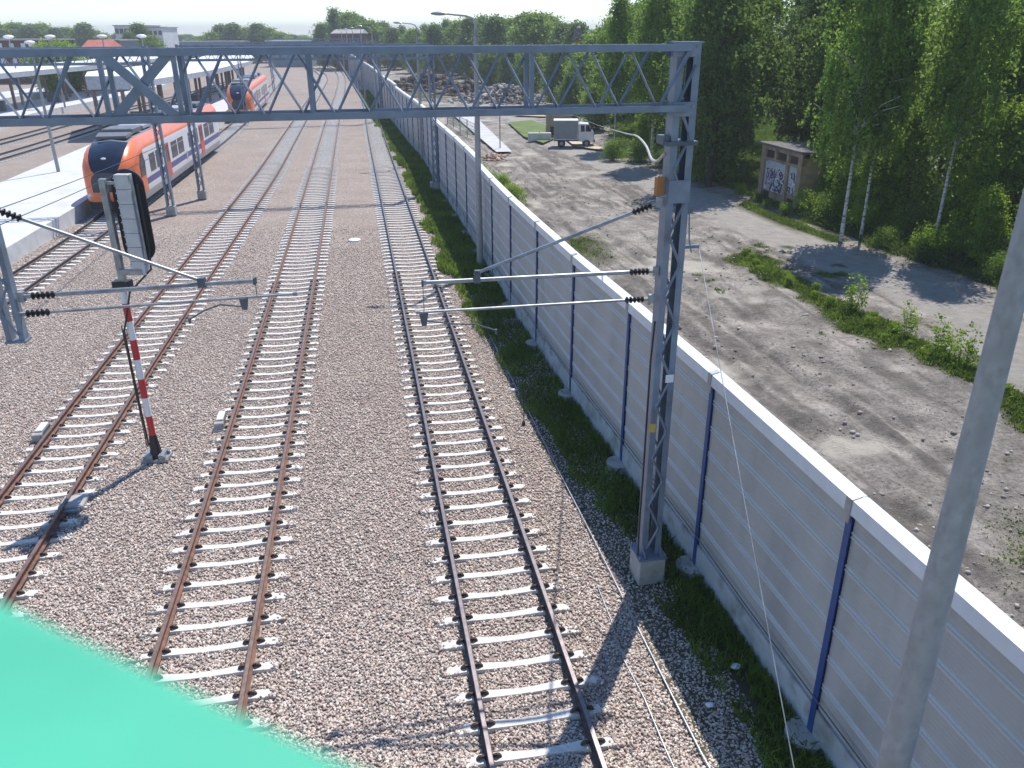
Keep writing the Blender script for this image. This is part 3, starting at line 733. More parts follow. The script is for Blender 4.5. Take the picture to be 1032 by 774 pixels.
for i, (x, y, h) in enumerate([(18.6,41.5,5.5),(20.8,37.5,6.5),(22.3,35.0,6),(21.3,32.5,4.5),(23.0,31.0,5.5),(18.3,43.5,6.5),(24.5,28.0,5.5),(13.4,56.0,4.2),(11.6,55.5,3.8),(20.4,30.6,3.2),(22.4,26.5,4),(24.0,23.2,5),(17.8,46,5),(19.6,40.2,6.5),(20.4,35.6,5.2),(21.8,36.8,6.8),(19.9,33.2,3.6),(22.8,33.2,5),(24.2,30.2,5.5),(22.0,29.4,4),(23.6,26.0,4.6),(18.0,40.6,4.2),(24.6,33.5,7),(14.2,55.0,4.6),(12.4,54.6,3.4),(12.9,57.5,5),(10.2,65,4.2),(26,29,6)]):
    T('young', x, y, h, 'bright green young tree in the undergrowth along the dirt road at the wood edge', name='young_tree', w=1.05)
def Bsh(kind, x, y, h, label, group=None, w=1): return plant(kind, x, y, h, label, 'bush', 'bush', group, w)
for i, (x, y, h) in enumerate([(17.6,40,1.8),(19.2,38.8,2.2),(19.9,34.8,1.7),(20.6,33.2,2),(21.0,28.9,1.9),(20.6,26.2,1.6),(21.8,24.4,2.3),(17.4,36.9,1.2),(18.7,35.6,1.5),(16.9,42.6,1.8),(16.3,44.0,1.6),(19.6,31.4,1.4),(20.6,22,1.6),(21.2,19,2)]):
    Bsh('bushB' if i % 2 else 'bushA', x, y, h, 'low leafy bush along the wood edge behind the dirt road', 'bushes along the wood edge', 1.1)
for i, (x, y, h) in enumerate([(-.75,41.5,1.3),(-1.1,45,1.7),(-1.7,49,2.0),(-2.4,53,1.9),(-3.0,57,1.6),(-3.9,61,1.5),(.2,48,1.3),(-.6,52.5,1.2)]):
    Bsh('bushA', x, y, h, 'bright green bush growing right behind the noise barrier', 'bushes behind the noise barrier', 1.1)
for i in range(26):
    t = i/25*5; k = min(4, int(t)); f = t-k; x = VERGE[k][0]*(1-f)+VERGE[k+1][0]*f+rr.uniform(-.55,.55); y = VERGE[k][1]*(1-f)+VERGE[k+1][1]*f
    Bsh('weed', x, y, rr.uniform(.2,.5), 'small bright weed on the green verge between the dirt road and open ground', 'weeds on the verge')
for x, y in [(12.9,24.8),(13.4,22.3),(13.0,22.9),(12.3,27.6),(14.1,19.6)]:
    Bsh('sapling', x, y, rr.uniform(1.1,1.6), 'thin leafy sapling standing above the weeds of the verge', 'saplings on the verge')
for x, y, h in [(16.6,44.9,1.3),(17.6,44.6,2.0),(18.4,45.2,2.4),(14.6,46.4,.5),(15.1,44.3,.8),(14.2,50.6,.7)]: Bsh('bushA', x, y, h, 'leafy shrub growing against the side of the small hut', 'shrubs around the hut')
for i in range(14): Bsh('weed', 10.4+rr.uniform(-.9,.9), 12.2+rr.uniform(-1.6,1.6), rr.uniform(.2,.4), 'low weed in the green patch behind the barrier at the lower right', 'weeds in the lower right patch')
for x, y in [(8.0,65.0),(8.8,67.3),(9.9,64),(11.2,61.5)]:
    Bsh('bushB', x, y, rr.uniform(1.6,2.3), 'dark low bush at the wood edge right of the parked truck', 'bushes right of the truck')
# distant wood behind the yard and left skyline: (px centre, distance, top z, kind, width scale)
def at_px(px, Yd):     # plan position at distance Yd seen in that direction (levels out to x = Yd*k)
    k = (px-516)/813.5/math.cos(PITCH); return k*Yd*(math.cos(PITCH)**2+.0)/(math.cos(PITCH)**2)*1.0, Yd
far = []
def row(items, label, grp):
    for px, Y, yt, kd in items: far.append((px, Y, 9.18+(33.5-yt)*Y/888, kd, label, grp))
row([(640,100,6,'farA'),(628,118,14,'farB'),(612,132,26,'farA'),(598,120,30,'farB'),(640,135,4,'farC'),(584,140,22,'farA'),(570,160,23,'farA'),(556,175,14,'farB'),(543,165,11,'farB'),(529,180,15,'farA'),(514,190,17,'farB'),(500,170,16,'farA'),(488,200,15,'farC'),(476,190,18,'farA'),(464,205,19,'farB'),(452,215,19,'farC'),(440,200,24,'farA'),(430,225,24,'farC'),(418,215,27,'farB'),(407,240,25,'farC'),(398,235,27,'farA'),(590,105,48,'farB'),(563,118,46,'farA'),(535,135,44,'farB'),(515,150,42,'farA'),(495,158,43,'farB'),(615,95,55,'farB'),(606,86,80,'farB'),(578,98,70,'farA'),(455,225,36,'farB'),(425,240,36,'farA'),(618,150,20,'farA'),(604,165,27,'farB')],
    'tree in the far wood beyond the rubble piles and the parked truck', 'far wood trees beyond the truck')
row([(341,240,8,'farC'),(353,245,11,'farB'),(364,250,16,'farA'),(376,248,19,'farB'),(388,252,22,'farA'),(327,250,23,'farA')], 'tree of the tall group behind the brick signal box', 'trees behind the signal box')
row([(215,300,30,'farB'),(226,305,24,'farA'),(238,300,23,'farA'),(251,310,26,'farB'),(263,300,23,'farA'),(274,305,26,'farB'),(286,300,31,'farB'),(297,320,34,'farA'),(309,330,36,'farB'),(204,330,37,'farB'),(193,340,38,'farA')], 'rounded tree on the skyline left of the signal box', 'skyline trees left of the signal box')
rh = random.Random(9)
row([(px+rh.uniform(-4,4), rh.uniform(430,560), rh.uniform(31.5,35.5), rh.choice(('farA','farB'))) for px in range(-30,420,11)], 'low tree of the hazy distant tree line along the horizon', 'distant tree line on the horizon')
row([(170,300,26,'farC')], 'narrow poplar standing alone on the skyline right of the white block', None)
row([(133,230,30,'farA'),(144,235,22,'farA'),(154,232,33,'farB')], 'dark tree in front of the white apartment block', 'trees before the apartment block')
row([(-30,300,22,'farA'),(-12,305,23,'farB'),(5,300,21,'farB'),(19,305,20,'farB'),(33,300,23,'farA'),(47,305,21,'farB'),(60,300,26,'farA'),(74,305,25,'farB'),(89,300,22,'farA'),(99,305,28,'farB')], 'tree of the far row behind the brick station building at the left', 'trees behind the station building')
row([(47,140,36,'bright'),(58,140,35,'bright'),(68,142,38,'bright')], 'bright yellow-green tree between the brick building and the platform roof', 'bright trees by the platform roof')
for px, Y, h, kd, lab, grp in far:
    k = (px-516)/813.5/(math.cos(PITCH)+math.tan(PITCH)*math.sin(PITCH)*.97)
    plant(kd, k*Y, Y, h+.5, lab, 'tree', 'tree', grp, w={'farC':.8,'bright':.8}.get(kd,1.0)*(1.0 if Y > 80 else .8)*(2.6 if Y > 400 else 1.45 if Y > 290 and kd != 'farC' else 1.1 if Y > 150 else 1), z=-.5)

def blades(name, pts, hgt, wd, m, label, lean=.35, hvar=.5, z=None, hs=1):
    n = len(pts); h = hgt*hs*(1-hvar*rng.random(n)); a = rng.random(n)*6.283
    ln = rng.normal(0, lean, (n,2))*h[:,None]; w2 = wd*.5*rng.uniform(.6,1.4,n)
    z0 = (np.full(n,-.22) if z is None else z)
    p = np.stack([pts[:,0], pts[:,1], z0], 1); s = np.stack([np.cos(a)*w2, np.sin(a)*w2, np.zeros(n)], 1)
    mid = p+np.concatenate([ln*.35, (h*.6)[:,None]], 1); tip = p+np.concatenate([ln, h[:,None]], 1)
    v = np.stack([p-s, p+s, mid+s*.7, tip, mid-s*.7], 1).reshape(-1,3)
    f = np.arange(n)[:,None]*5+np.array([0,1,2,3,4])[None]
    return tag(link_mesh(name, fastmesh(name, v, f, m)), label, 'grass', kind='stuff')
# soil + grass strip along the wall
M['strip_soil'] = mat('dark_soil', (.075,.07,.045), .95, 0, .25, 2, .4, 20)
strip('soil_strip', WALL, WALL.s_at_y(4), WALL.s_at_y(150), -1.6, 0, -.21, M['strip_soil'], .5, jit=.35)
def wall_grass():
    n = 120000; t = rng.random(n)**1.3; s = WALL.s_at_y(5)+t*(WALL.s_at_y(150)-WALL.s_at_y(5))
    x0 = np.interp(s, WALL.s, WALL.p[:,0]); y0 = np.interp(s, WALL.s, WALL.p[:,1]); ynear = y0
    width = np.interp(y0, [5,9,11.5,12.5,14,20,30,45,70,150], [.75,.85,1.0,.75,.95,1.3,1.8,1.95,1.9,1.8])*(.6+.7*vnoise(s, s*0, 1.6, 41))
    o = rng.random(n)**1.15*width
    dx = np.gradient(WALL.p[:,0], WALL.s); dy = np.gradient(WALL.p[:,1], WALL.s)
    tx = np.interp(s, WALL.s, dx); ty = np.interp(s, WALL.s, dy)
    X = x0-ty*(o+.1); Y = y0+tx*(o+.1)
    dens = (vnoise(X, Y, .8, 43)-.25)*1.7; k = rng.random(n) < dens*1.1
    X, Y, yn = X[k], Y[k], Y[k]
    far_ = np.clip((yn-10)/60, 0, 1)
    pts = np.stack([X, Y], 1)
    near = yn < 30
    blades('grass', pts[near], .3, .028, M['grass_lush'], 'lush green grass strip along the foot of the barrier', .45)
    blades('grass', pts[~near], .34, .07, M['grass_lush'], 'grass growing along the foot of the barrier in the distance', .4)
wall_grass()
def field_grass():
    n = 1100000; Y = 6+rng.random(n)**1.2*112; X = np.interp(Y, WALL.p[:,1], WALL.p[:,0])+.25+rng.random(n)*(6+.5*Y)
    m = veg_mask(X, Y); k = (m > .3)&(rng.random(n) < ((m-.25)/.75)**1.3)&(X < 30)&(seg_dist(X, Y, ROAD) > 1.3)
    X, Y, m = X[k], Y[k], m[k]; z = dirt_height(X, Y)-.02; hs = np.clip((m-.3)*1.4, .25, 1)*(.6+.8*vnoise(X, Y, .9, 71))
    nr = Y < 46
    wd = right_of(X, Y, WOOD_EDGE) > 0
    for sel, h, w_, mm, lab in ((nr&~wd,.26,.045,'grass_lush','green weeds and grass on the verge and open ground'),(nr&wd,.42,.06,'grass_dull','undergrowth grass on the floor of the wood'),(~nr,.35,.13,'grass_lush','grass patches around the far end of the dirt ground')):
        blades('grass', np.stack([X[sel], Y[sel]], 1), h, w_, M[mm], lab, .5, .6, z[sel], hs[sel])
field_grass()
def clods():
    """lumps of earth and stones lying on the dirt"""
    n = 9000; Y = 7+rng.random(n)**1.3*55; X = np.interp(Y, WALL.p[:,1], WALL.p[:,0])+.4+rng.random(n)*(5+.25*Y)
    k = (vnoise(X, Y, 2.0, 51) > .5)&(seg_dist(X, Y, ROAD) > 1.9); X, Y = X[k], Y[k]; n = len(X); z = dirt_height(X, Y)
    base = np.array([(a,b,c) for c in (-1,1) for b in (-1,1) for a in (-1,1)], float)*.5
    s = (.025+.09*rng.random(n)**7)[:,None,None]*rng.uniform(.6,1.3,(n,1,3)); v = base[None]*rng.uniform(.6,1.2,(n,8,3))*s
    a = rng.random(n)*6.28; c_, s_ = np.cos(a), np.sin(a); vx = v[...,0]*c_[:,None]-v[...,1]*s_[:,None]; vy = v[...,0]*s_[:,None]+v[...,1]*c_[:,None]
    v = np.stack([vx+X[:,None], vy+Y[:,None], v[...,2]+z[:,None]], -1)
    f = np.array([(0,2,3,1),(4,5,7,6),(0,1,5,4),(2,6,7,3),(0,4,6,2),(1,3,7,5)]); q = (np.arange(n)[:,None,None]*8+f[None]).reshape(-1,4)
    mm = mat('earth_clods', (.3,.27,.235), .95, 0, .25, 1.5, island=.4)
    tag(link_mesh('earth_clods', fastmesh('earth_clods', v.reshape(-1,3), q, mm)), 'clods of earth and pebbles strewn over the bare dirt', 'earth clods', kind='stuff')
clods()

# ------------------------------------------------------------------ sight lines: a survey helper giving the real position seen at a given depth
def ray(px, py):
    x = (px-516)/813.5; y = -(py-387)/813.5; c, s = math.cos(ROLL), math.sin(ROLL); x, y = c*x-s*y, s*x+c*y
    cp, sp = math.cos(PITCH), math.sin(PITCH); return Vector((x, cp+sp*y, -sp+cp*y))
def atY(px, py, Y): r = ray(px, py); t = Y/r.y; return Vector((r.x*t, Y, H+r.z*t))
def atG(px, py): r = ray(px, py); k = r.x/r.y; Y = 11.985/(1-.18*k); return atY(px, py, Y)      # plane of the near gantry
def gy(x): return 11.985+.18*x
AX = Vector((1, .18, 0)).normalized(); NY = Vector((-AX.y, AX.x, 0))

# ------------------------------------------------------------------ gantries
def lattice_mast(root, c, z0, z1, org, w=.38, dpt=.26, name='mast_leg', ax=AX, step=.5, m='steel'):
    ny = Vector((-ax.y, ax.x, 0))
    for s in (-1, 1):
        b = MB(); p = c+ax*(s*(w/2-.055))
        for (o, a_, t_) in ((0, .11, None),):
            # channel: web plus two flanges turned inwards
            b.bar(p+ax*(s*.045)+V(0,0,z0), p+ax*(s*.045)+V(0,0,z1), .012, dpt, up=ny)
            for f in (-1, 1): b.bar(p+ny*(f*dpt/2)+V(0,0,z0), p+ny*(f*dpt/2)+V(0,0,z1), .105, .012, up=ny)
        b.build(name, M[m], root, org)
    n = int((z1-z0)/step)
    for f in (-1, 1):
        p = c+ny*(f*(dpt/2+.012)); pts = [p+ax*((1 if (i+(f > 0)) % 2 else -1)*(w/2-.07))+V(0,0,z0+.1+i*step*.97) for i in range(n+1)]
        b = MB(); b.tube(pts, .024, 4); b.build('lacing', M[m], root, org)
def truss(root, P, xs0, xs1, pitch, zb, zt, dpt, org, ch=.085, dg=.058, phase=0, m='steel', verts=(), xpanel=None, ny=NY):
    for f, nm in ((-1,'front'), (1,'rear')):
        for z, nm2 in ((zb,'bottom_chord'), (zt,'top_chord')):
            b = MB(); a = P(xs0)+ny*(f*dpt/2)+V(0,0,z); c = P(xs1)+ny*(f*dpt/2)+V(0,0,z)
            sg = 1 if z == zb else -1
            b.bar(a, c, .012, ch, up=(0,0,1)); b.bar(a+ny*(-f*ch/2)-V(0,0,sg*ch/2), c+ny*(-f*ch/2)-V(0,0,sg*ch/2), ch, .012, up=(0,0,1))
            b.build(nm2, M[m], root, org)
        x = xs1-phase-(pitch/2 if f > 0 else 0); k = 0; run = []; runs = [run]
        while x > xs0:
            o = ny*(f*(dpt/2-.03)); z = zt if k % 2 == 0 else zb
            if xpanel and f < 0 and xpanel[0]-.05 < x < xpanel[1]+.05:
                if run: run = []; runs.append(run)
            else: run.append(P(x)+o+V(0,0,z))
            x -= pitch/2; k += 1
        for run in runs:
            if len(run) > 1: b = MB(); b.tube(run, dg*.6, 4); b.build('diagonals', M[m], root, org)
        for i, vx in enumerate(verts):
            b = MB(); b.bar(P(vx)+ny*(f*(dpt/2-.05))+V(0,0,zb), P(vx)+ny*(f*(dpt/2-.05))+V(0,0,zt), .06, .05, up=ny); b.build('vertical', M[m], root, org)
    if xpanel:
        a, c = xpanel
        for q, (u, v) in enumerate(((a,c),(c,a))):
            b = MB(); o = ny*(-dpt/2+.02+q*.03); b.bar(P(u)+o+V(0,0,zt), P(v)+o+V(0,0,zb), .12, .02, up=ny); b.build('cross_brace', M[m], root, org)
    for z in (zb-.02, zt):
        x = xs1; k = 0; pts = []
        while x > xs0: pts.append(P(x)+ny*((1 if k % 2 else -1)*dpt*.44)+V(0,0,z)); x -= pitch; k += 1
        b = MB(); b.tube(pts, .02, 4); b.build('plan_bracing', M[m], root, org)
def PX(x): return Vector((x, gy(x), 0))
def near_gantry():
    c = Vector((2.5, 12.43, 0)); org = (2.5, 12.43, 0)
    root = thing('catenary_gantry', 'grey steel lattice gantry spanning the tracks in front, on a mast beside the barrier', 'gantry', org)
    truss(root, PX, -13.2, 2.5, .885, 8.16, 8.96, .5, org, verts=(atG(313,80).x,atG(533,80).x,atG(182,85).x,atG(109,85).x), xpanel=(atG(112,85).x,atG(179,85).x), phase=.0)
    lattice_mast(root, c, .38, 9.02, org, w=.36)
    b = MB(); b.box(c+V(0,0,.08), (.5,.54,.54), .18); b.build('foundation', M['conc'], root, org, bevel=.02)
    b = MB(); b.box(c+V(0,0,.37), (.54,.56,.03), .18)
    for s in (-1,1):
        for t in (-1,1):
            q = c+AX*(s*.24)+NY*(t*.23); b.lathe((q.x,q.y,.38), [(.022,0),(.022,.06)], 6)
            b.bar(q*1+V(0,0,.385)-AX*(s*.1), c+AX*(s*.17)+NY*(t*.1)+V(0,0,.62), .09, .012, up=AX)
    b.build('base_plate', M['steel'], root, org)
    # end gussets
    for z, hgt in ((8.96,.2), (8.16,.2)):
        for f in (-1,1):
            b = MB(); b.box(c+NY*(f*.165)-AX*.04+V(0,0,z-.02), (.4,.012,hgt), math.atan2(.18,1)); g_ = b.build('gusset', M['steel'], root, org)
            for s in (-.14,-.02,.1):
                b = MB(); q = c+NY*(f*.17)+AX*s+V(0,0,z+.02)-c; b.tube([q, q+NY*(f*.02)], .016, 6); b.build('bolt', M['galv'], g_)
    b = MB(); b.box(c+V(0,0,9.03), (.4,.34,.02), .18); b.build('mast_cap', M['steel'], root, org)
    for f in (-1,1): b = MB(); b.box(c+V(0,0,6.96)+NY*(f*.155), (.34,.02,.34), .18); b.build('splice_plate', M['steel'], root, org)
    b = MB(); b.box(c+V(-.02,0,7.66), (.5,.36,.06), .18); b.box(c+V(-.24,0,7.7), (.1,.3,.12), .18); b.build('collar', M['steel_dark'], root, org)
    b = MB(); b.box(c+V(-.26,-.05,7.03), (.11,.12,.27), .18); b.build('junction_box', mat('ochre_box', (.36,.15,.04), .6), root, org)
    b = MB(); b.box(c+V(-.12,-.17,3.0), (.11,.01,.16), .1); b.build('number_plate', mat('yellow_plate', (.6,.42,.1), .5), root, org)
    b = MB(); b.box(c+V(.11,-.145,3.9), (.14,.01,.14), .18); b.build('reflective_band', M['white'], root, org)
    # conduit up the mast
    b = MB(); b.tube([c+AX*(-.21)+V(0,-.1,.2), c+AX*(-.23)+V(0,-.12,1), c+AX*(-.22)+V(0,-.1,2.2), c+AX*(-.23)+V(0,-.12,4.2), c+AX*(-.2)+V(0,-.1,4.9)], .017, 6); b.build('conduit', M['black'], root, org)
    b = MB(); b.tube([c+AX*.2+V(0,-.05,7.1), c+AX*.27+V(0,-.08,6.2), c+AX*.32+V(0,-.08,6.0)], .012, 5)
    b.bar(c+AX*.15+V(0,0,6.07), c+AX*.46+V(0,0,6.07), .05, .05); b.build('side_bracket', M['steel'], root, org)
    # far support, left of the picture
    c2 = PX(-13.3); lattice_mast(root, c2, .38, 9.02, org); b = MB(); b.box(c2+V(0,0,.1), (.62,.62,.5), .18); b.build('foundation', M['conc'], root, org)
    # drop post carrying the left cantilever
    pc = PX(-6.98); zb = 5.2
    for s in (-1,1):
        b = MB(); b.bar(pc+AX*(s*.085)+V(0,0,zb), pc+AX*(s*.085)+V(0,0,8.9), .07, .16, up=NY); b.build('drop_post', M['steel'], root, org)
    b = MB(); b.tube([pc+AX*(.08*(-1)**i)+V(0,-.09,zb+.1+i*.36) for i in range(10)], .02, 4); b.build('lacing', M['steel'], root, org)
    b = MB(); b.box(pc+V(0,0,zb+.01), (.28,.2,.03), .18); b.build('foot_plate', M['steel'], root, org)
near_gantry()

def insulator(b, p, q, r=.055, n=5):
    p, q = Vector(p), Vector(q); pts = []; rs = []
    for i in range(n):
        for (f, rr_) in ((.0,.45),(.25,1),(.5,1),(.75,.45)): pts.append(p.lerp(q, (i+f)/n)); rs.append(r*rr_)
    pts.append(q); rs.append(r*.45); b.tube(pts, rs, 9)
def cantilever(label, top, tops, mid, midt, low, lowt, bracket, arm):
    org = tuple(mid); root = thing('cantilever', label, 'cantilever', org, 'overhead line cantilevers on the near gantry')
    def member(name, p, q, r, ins=.34):
        p, q = Vector(p), Vector(q); d = (q-p).normalized()
        b = MB(); b.tube([p+d*(ins+.1), q], r, 9)
        b.tube([q-d*.05, q+d*.01], r*1.35, 9); b.build(name, M['galv'], root, org, smooth=True)
        b = MB(); insulator(b, p+d*.12, p+d*(ins+.1)); b.build('insulator', M['rubber'], root, org)
        b = MB(); b.tube([p-d*.03, p+d*.14], .03, 7); b.box(p, (.08,.08,.14)); b.build('hinge', M['galv'], root, org)
    member('top_tube', top, tops, .026); member('bracket_tube', mid, midt, .032); member('registration_tube', low, lowt, .021)
    b = MB(); t = Vector(tops); mm = Vector(mid).lerp(Vector(midt), (t-Vector(mid)).length/(Vector(midt)-Vector(mid)).length); b.box(mm+V(0,0,.03), (.1,.09,.14)); b.box(t, (.08,.07,.08)); b.build('clamp', M['steel_dark'], root, org)
    b = MB(); e = Vector(midt); l = Vector(low).lerp(Vector(lowt), .96); b.tube([e, V(e.x, e.y, l.z)], .006, 5); b.box(e, (.03,.09,.1)); b.build('dropper', M['steel_dark'], root, org)
    br = Vector(bracket); b = MB(); b.add([br+V(-.07,-.01,0), br+V(.07,-.01,0), br+V(.035,-.01,-.2), br+V(-.035,-.01,-.2), br+V(-.07,.02,0), br+V(.07,.02,0), br+V(.035,.02,-.2), br+V(-.035,.02,-.2)], [(0,3,2,1),(4,5,6,7),(0,1,5,4),(1,2,6,5),(2,3,7,6),(3,0,4,7)]); b.build('drop_bracket', M['steel_dark'], root, org)
    b = MB(); b.tube([Vector(a) for a in arm], .012, 6); b.tube([Vector(arm[-1])-V(0,0,.06), Vector(arm[-1])+V(0,0,.02)], .02, 6); b.build('steady_arm', M['steel_dark'], root, org)
cantilever('grey tube cantilever reaching left from the right gantry mast over the nearest track',
    atG(664,204), atG(481,275), atG(661,273), atG(426,285), atG(656,301), atG(420,315), atG(427,316), [atG(427,323), atG(452,326), atG(480,327), atG(500,333)])
cantilever('grey tube cantilever reaching right from the drop post in front of the signal',
    atG(-14,208), atG(203,283), atG(22,299), atG(257,283), atG(17,317), atG(299,296), atG(245,299), [atG(245,309), atG(222,307), atG(206,313), atG(191,322)])

def far_gantry():
    c = Vector((-19.07,50.4,0)); e = Vector((-4.85,53.0,0)); ax = (e-c).normalized(); ny = Vector((-ax.y,ax.x,0)); L = (e-c).length; org = tuple(c)
    root = thing('catenary_gantry', 'farther grey lattice gantry crossing the tracks beyond the orange train front', 'gantry', org)
    def P(s): return c+ax*s
    truss(root, P, 0, L, 1.0, 7.75, 8.5, .5, org, ch=.12, dg=.06, verts=(5,10), ny=ny)
    lattice_mast(root, c, .3, 8.6, org, w=.4, dpt=.3, ax=ax, step=.6); lattice_mast(root, e, .3, 8.6, org, w=.4, dpt=.3, ax=ax, step=.6)
    b = MB(); b.box(c+V(0,0,.05), (.5,.5,.5), .18); b.build('foundation', M['conc'], root, org); b = MB(); b.box(e+V(0,0,.05), (.7,.7,.55), .18); b.build('foundation', M['conc'], root, org)
    c = Vector((-19.12,45.6,0)); e = Vector((-36.5,45.6-17.4*.18,0)); ax = (c-e).normalized(); ny = Vector((-ax.y,ax.x,0)); org = tuple(c); L = (e-c).length
    root = thing('catenary_gantry', 'grey lattice gantry reaching left over the white platform from a mast beside the train', 'gantry', org)
    def P(s): return c-ax*s
    truss(root, lambda s: c-ax*(L-s), 0, L, 1.0, 7.75, 8.5, .5, org, ch=.12, dg=.06, verts=(5,10), ny=ny)
    lattice_mast(root, c, .3, 8.6, org, w=.4, dpt=.3, ax=ax, step=.6); b = MB(); b.box(c+V(0,0,.05), (.5,.5,.5), .18); b.build('foundation', M['conc'], root, org)
    lattice_mast(root, e, .55, 8.6, org, w=.4, dpt=.3, ax=ax, step=.6)
    for Y in (98, 150):
        x1 = float(WALL.x_at_y(Y))-1.0; a = Vector((x1, Y, 0)); ax = (Vector((-1,-.3,0))).normalized(); L = 15; org = tuple(a)
        r2 = thing('catenary_gantry', 'distant grey lattice gantry over the curving tracks, '+('nearer' if Y == 98 else 'farther')+' of the two beyond the trains', 'gantry', org)
        ny = Vector((-ax.y,ax.x,0)); truss(r2, lambda s: a+ax*(L-s), 0, L, 1.2, 7.5, 8.2, .5, org, ch=.13, dg=.07, ny=ny)
        lattice_mast(r2, a, 0, 8.3, org, w=.4, dpt=.3, ax=ax, step=1); lattice_mast(r2, a+ax*L, 0, 8.3, org, w=.4, dpt=.3, ax=ax, step=1)
far_gantry()

# ------------------------------------------------------------------ wires
def smooth3(P, k=5):
    P = [Vector(p) for p in P]; Q = [P[0]*2-P[1]]+P+[P[-1]*2-P[-2]]; out = []
    for i in range(1, len(Q)-2):
        for j in range(k):
            t = j/k; a, b_, c, d = Q[i-1], Q[i], Q[i+1], Q[i+2]
            out.append(.5*((2*b_)+(c-a)*t+(2*a-5*b_+4*c-d)*t*t+(3*b_-a-3*c+d)*t**3))
    return out+[P[-1]]
def cable(name, pts, r, m, label, cat='cable', group=None, sag=0, n=14):
    P = [Vector(p) for p in pts]
    if name == 'overhead_cable': P = smooth3(P); r = [max(.007, .024-.0009*(p.y-12)) for p in P]
    if len(P) == 2:
        a, c = P; P = [a.lerp(c, i/n)-V(0,0,sag*4*(i/n)*(1-i/n)) for i in range(n+1)]
    b = MB(); b.tube(P, r, 6); o = b.build(name, M[m], None, tuple(P[0]), smooth=True); tag(o, label, cat, group); return o
cable('guy_wire', [(2.95,12.5,6.05),(3.05,5.2,1.1)], .0065, 'galv', 'thin pale wire slanting down from the gantry mast in front of the barrier', sag=.05)
M['hose'] = mat('pale_cable', (.45,.44,.38), .6, 0, .1, 3)
cable('overhead_cable', [(2.3,12.45,7.5),(2.29,12.9,7.33),(2.31,13.5,7.25),(2.36,14.1,7.24),(2.42,15.0,7.3),(2.69,18.0,7.12),(2.95,22.0,6.74),(3.5,35.0,5.65),(3.85,50,4.6),(4.3,66,3.2),(4.5,79,1.8)], 'taper', 'hose', 'pale drooping cable looping from the gantry mast towards the parked truck')
gp = []
for t in np.arange(tC.s_at_y(4), tC.s_at_y(100), .8):
    Y = float(tC.at(t)[1]); o = np.interp(Y, [4,8,12.8,24.9,41.4,56,97],[2.45,2.2,2.14,1.95,1.85,2.0,2.0]); x, y = tC.off(t, o); gp.append((x, y, -.17+.008*math.sin(t*1.1)))
cable('track_cable', gp, .014, 'galv', 'long thin pale cable lying on the ballast edge beside the nearest track')
g2 = [(1.55,12.2,-.19),(1.7,11.2,-.19),(1.78,10.3,-.19),(2.0,9.4,-.18),(2.15,8.5,-.19),(2.4,7.2,-.19)]
cable('track_cable', g2, .01, 'galv', 'short thin wire lying loose in the mast shadow on the ballast')
for k, (p, q) in enumerate((((0,209),(165,148)), ((0,229),(166,155)))):
    a = atY(p[0]-60, p[1]+22, 21); e = Vector((-19.3,45.55,atY(q[0],q[1],45.6).z)); cable('stay_cable', [a, e], .014, 'black', ('upper' if k == 0 else 'lower')+' of two thin dark cables stretched across the white platform to the mast', group='stay cables before the train', sag=.1)

# ------------------------------------------------------------------ lamp posts
def lamp_post(x, y, label, r0=.15, h=9.55, arm=1.45, z0=-.3, group='street lamps along the barrier', arms=(-1,)):
    org = (x, y, z0); root = thing('street_lamp', label, 'street lamp', org, group)
    b = MB(); b.tube([V(x,y,z0), V(x,y,.3), V(x,y,4.9), V(x,y,h-.3)], [r0, r0*.97, r0*.8, r0*.48], 14); b.build('pole', M['galv_pole'], root, org, smooth=True)
    for s in arms:
        b = MB(); d = Vector((s, -.12*s*0, 0)); b.tube([V(x,y,h-.35), V(x,y,h-.05), V(x,y,h)+d*.12+V(0,0,.12), V(x,y,h)+d*.35+V(0,0,.2), V(x,y,h)+d*arm*.75+V(0,0,.27)], [.055,.05,.04,.035,.03], 8); b.build('arm', M['galv_pole'], root, org, smooth=True)
        b = MB(); c = V(x,y,h)+d*(arm*.75+.28)+V(0,0,.29); b.sphere(c, (.36,.15,.075), 12); b.build('lamp_head', M['galv'], root, org, smooth=True)
    return root
q = atY(934, 637, 5.0)
lamp_post(q.x, 5.0, 'thick grey metal pole in the lower right foreground, in front of the barrier', r0=.145)
lamp_post(-1.36, 34.34, 'tall grey street lamp standing in the grass, second nearest along the barrier')
lamp_post(-6.98, 65.7, 'thinner looking street lamp farther along the barrier, its head just above the gantry')
for Y in (97,128,160,192,225):
    x = float(WALL.x_at_y(Y))-1.6; lamp_post(x, Y, 'distant street lamp in the row beside the far barrier curve')
def plat_lamp(x, y, h, label, group, d=.32, m='conc'):
    org = (x,y,.5); root = thing('platform_lamp', label, 'platform lamp', org, group)
    b = MB(); b.tube([V(x,y,.5), V(x,y,h)], [.12,.07], 10); b.build('pole', M['galv_pole'], root, org, smooth=True)
    b = MB(); b.sphere((x,y,h+.1), (d,d,d*.36), 14); b.lathe((x,y,h-.15), [(.08,0),(.12,.2)], 8); b.build('lamp_head', M['white'], root, org, smooth=True)
plat_lamp(-30.9, 56.4, 8.6, 'leaning-looking grey lamp pole on the open white platform before the train', None)
for x in (-62.75,-57.55,-51.06,-46.97): plat_lamp(x, 110 if x < -50 else 112, 8.8, 'tall lamp with white dome head rising above the platform roofs', 'dome lamps above the platform roofs', d=.62)

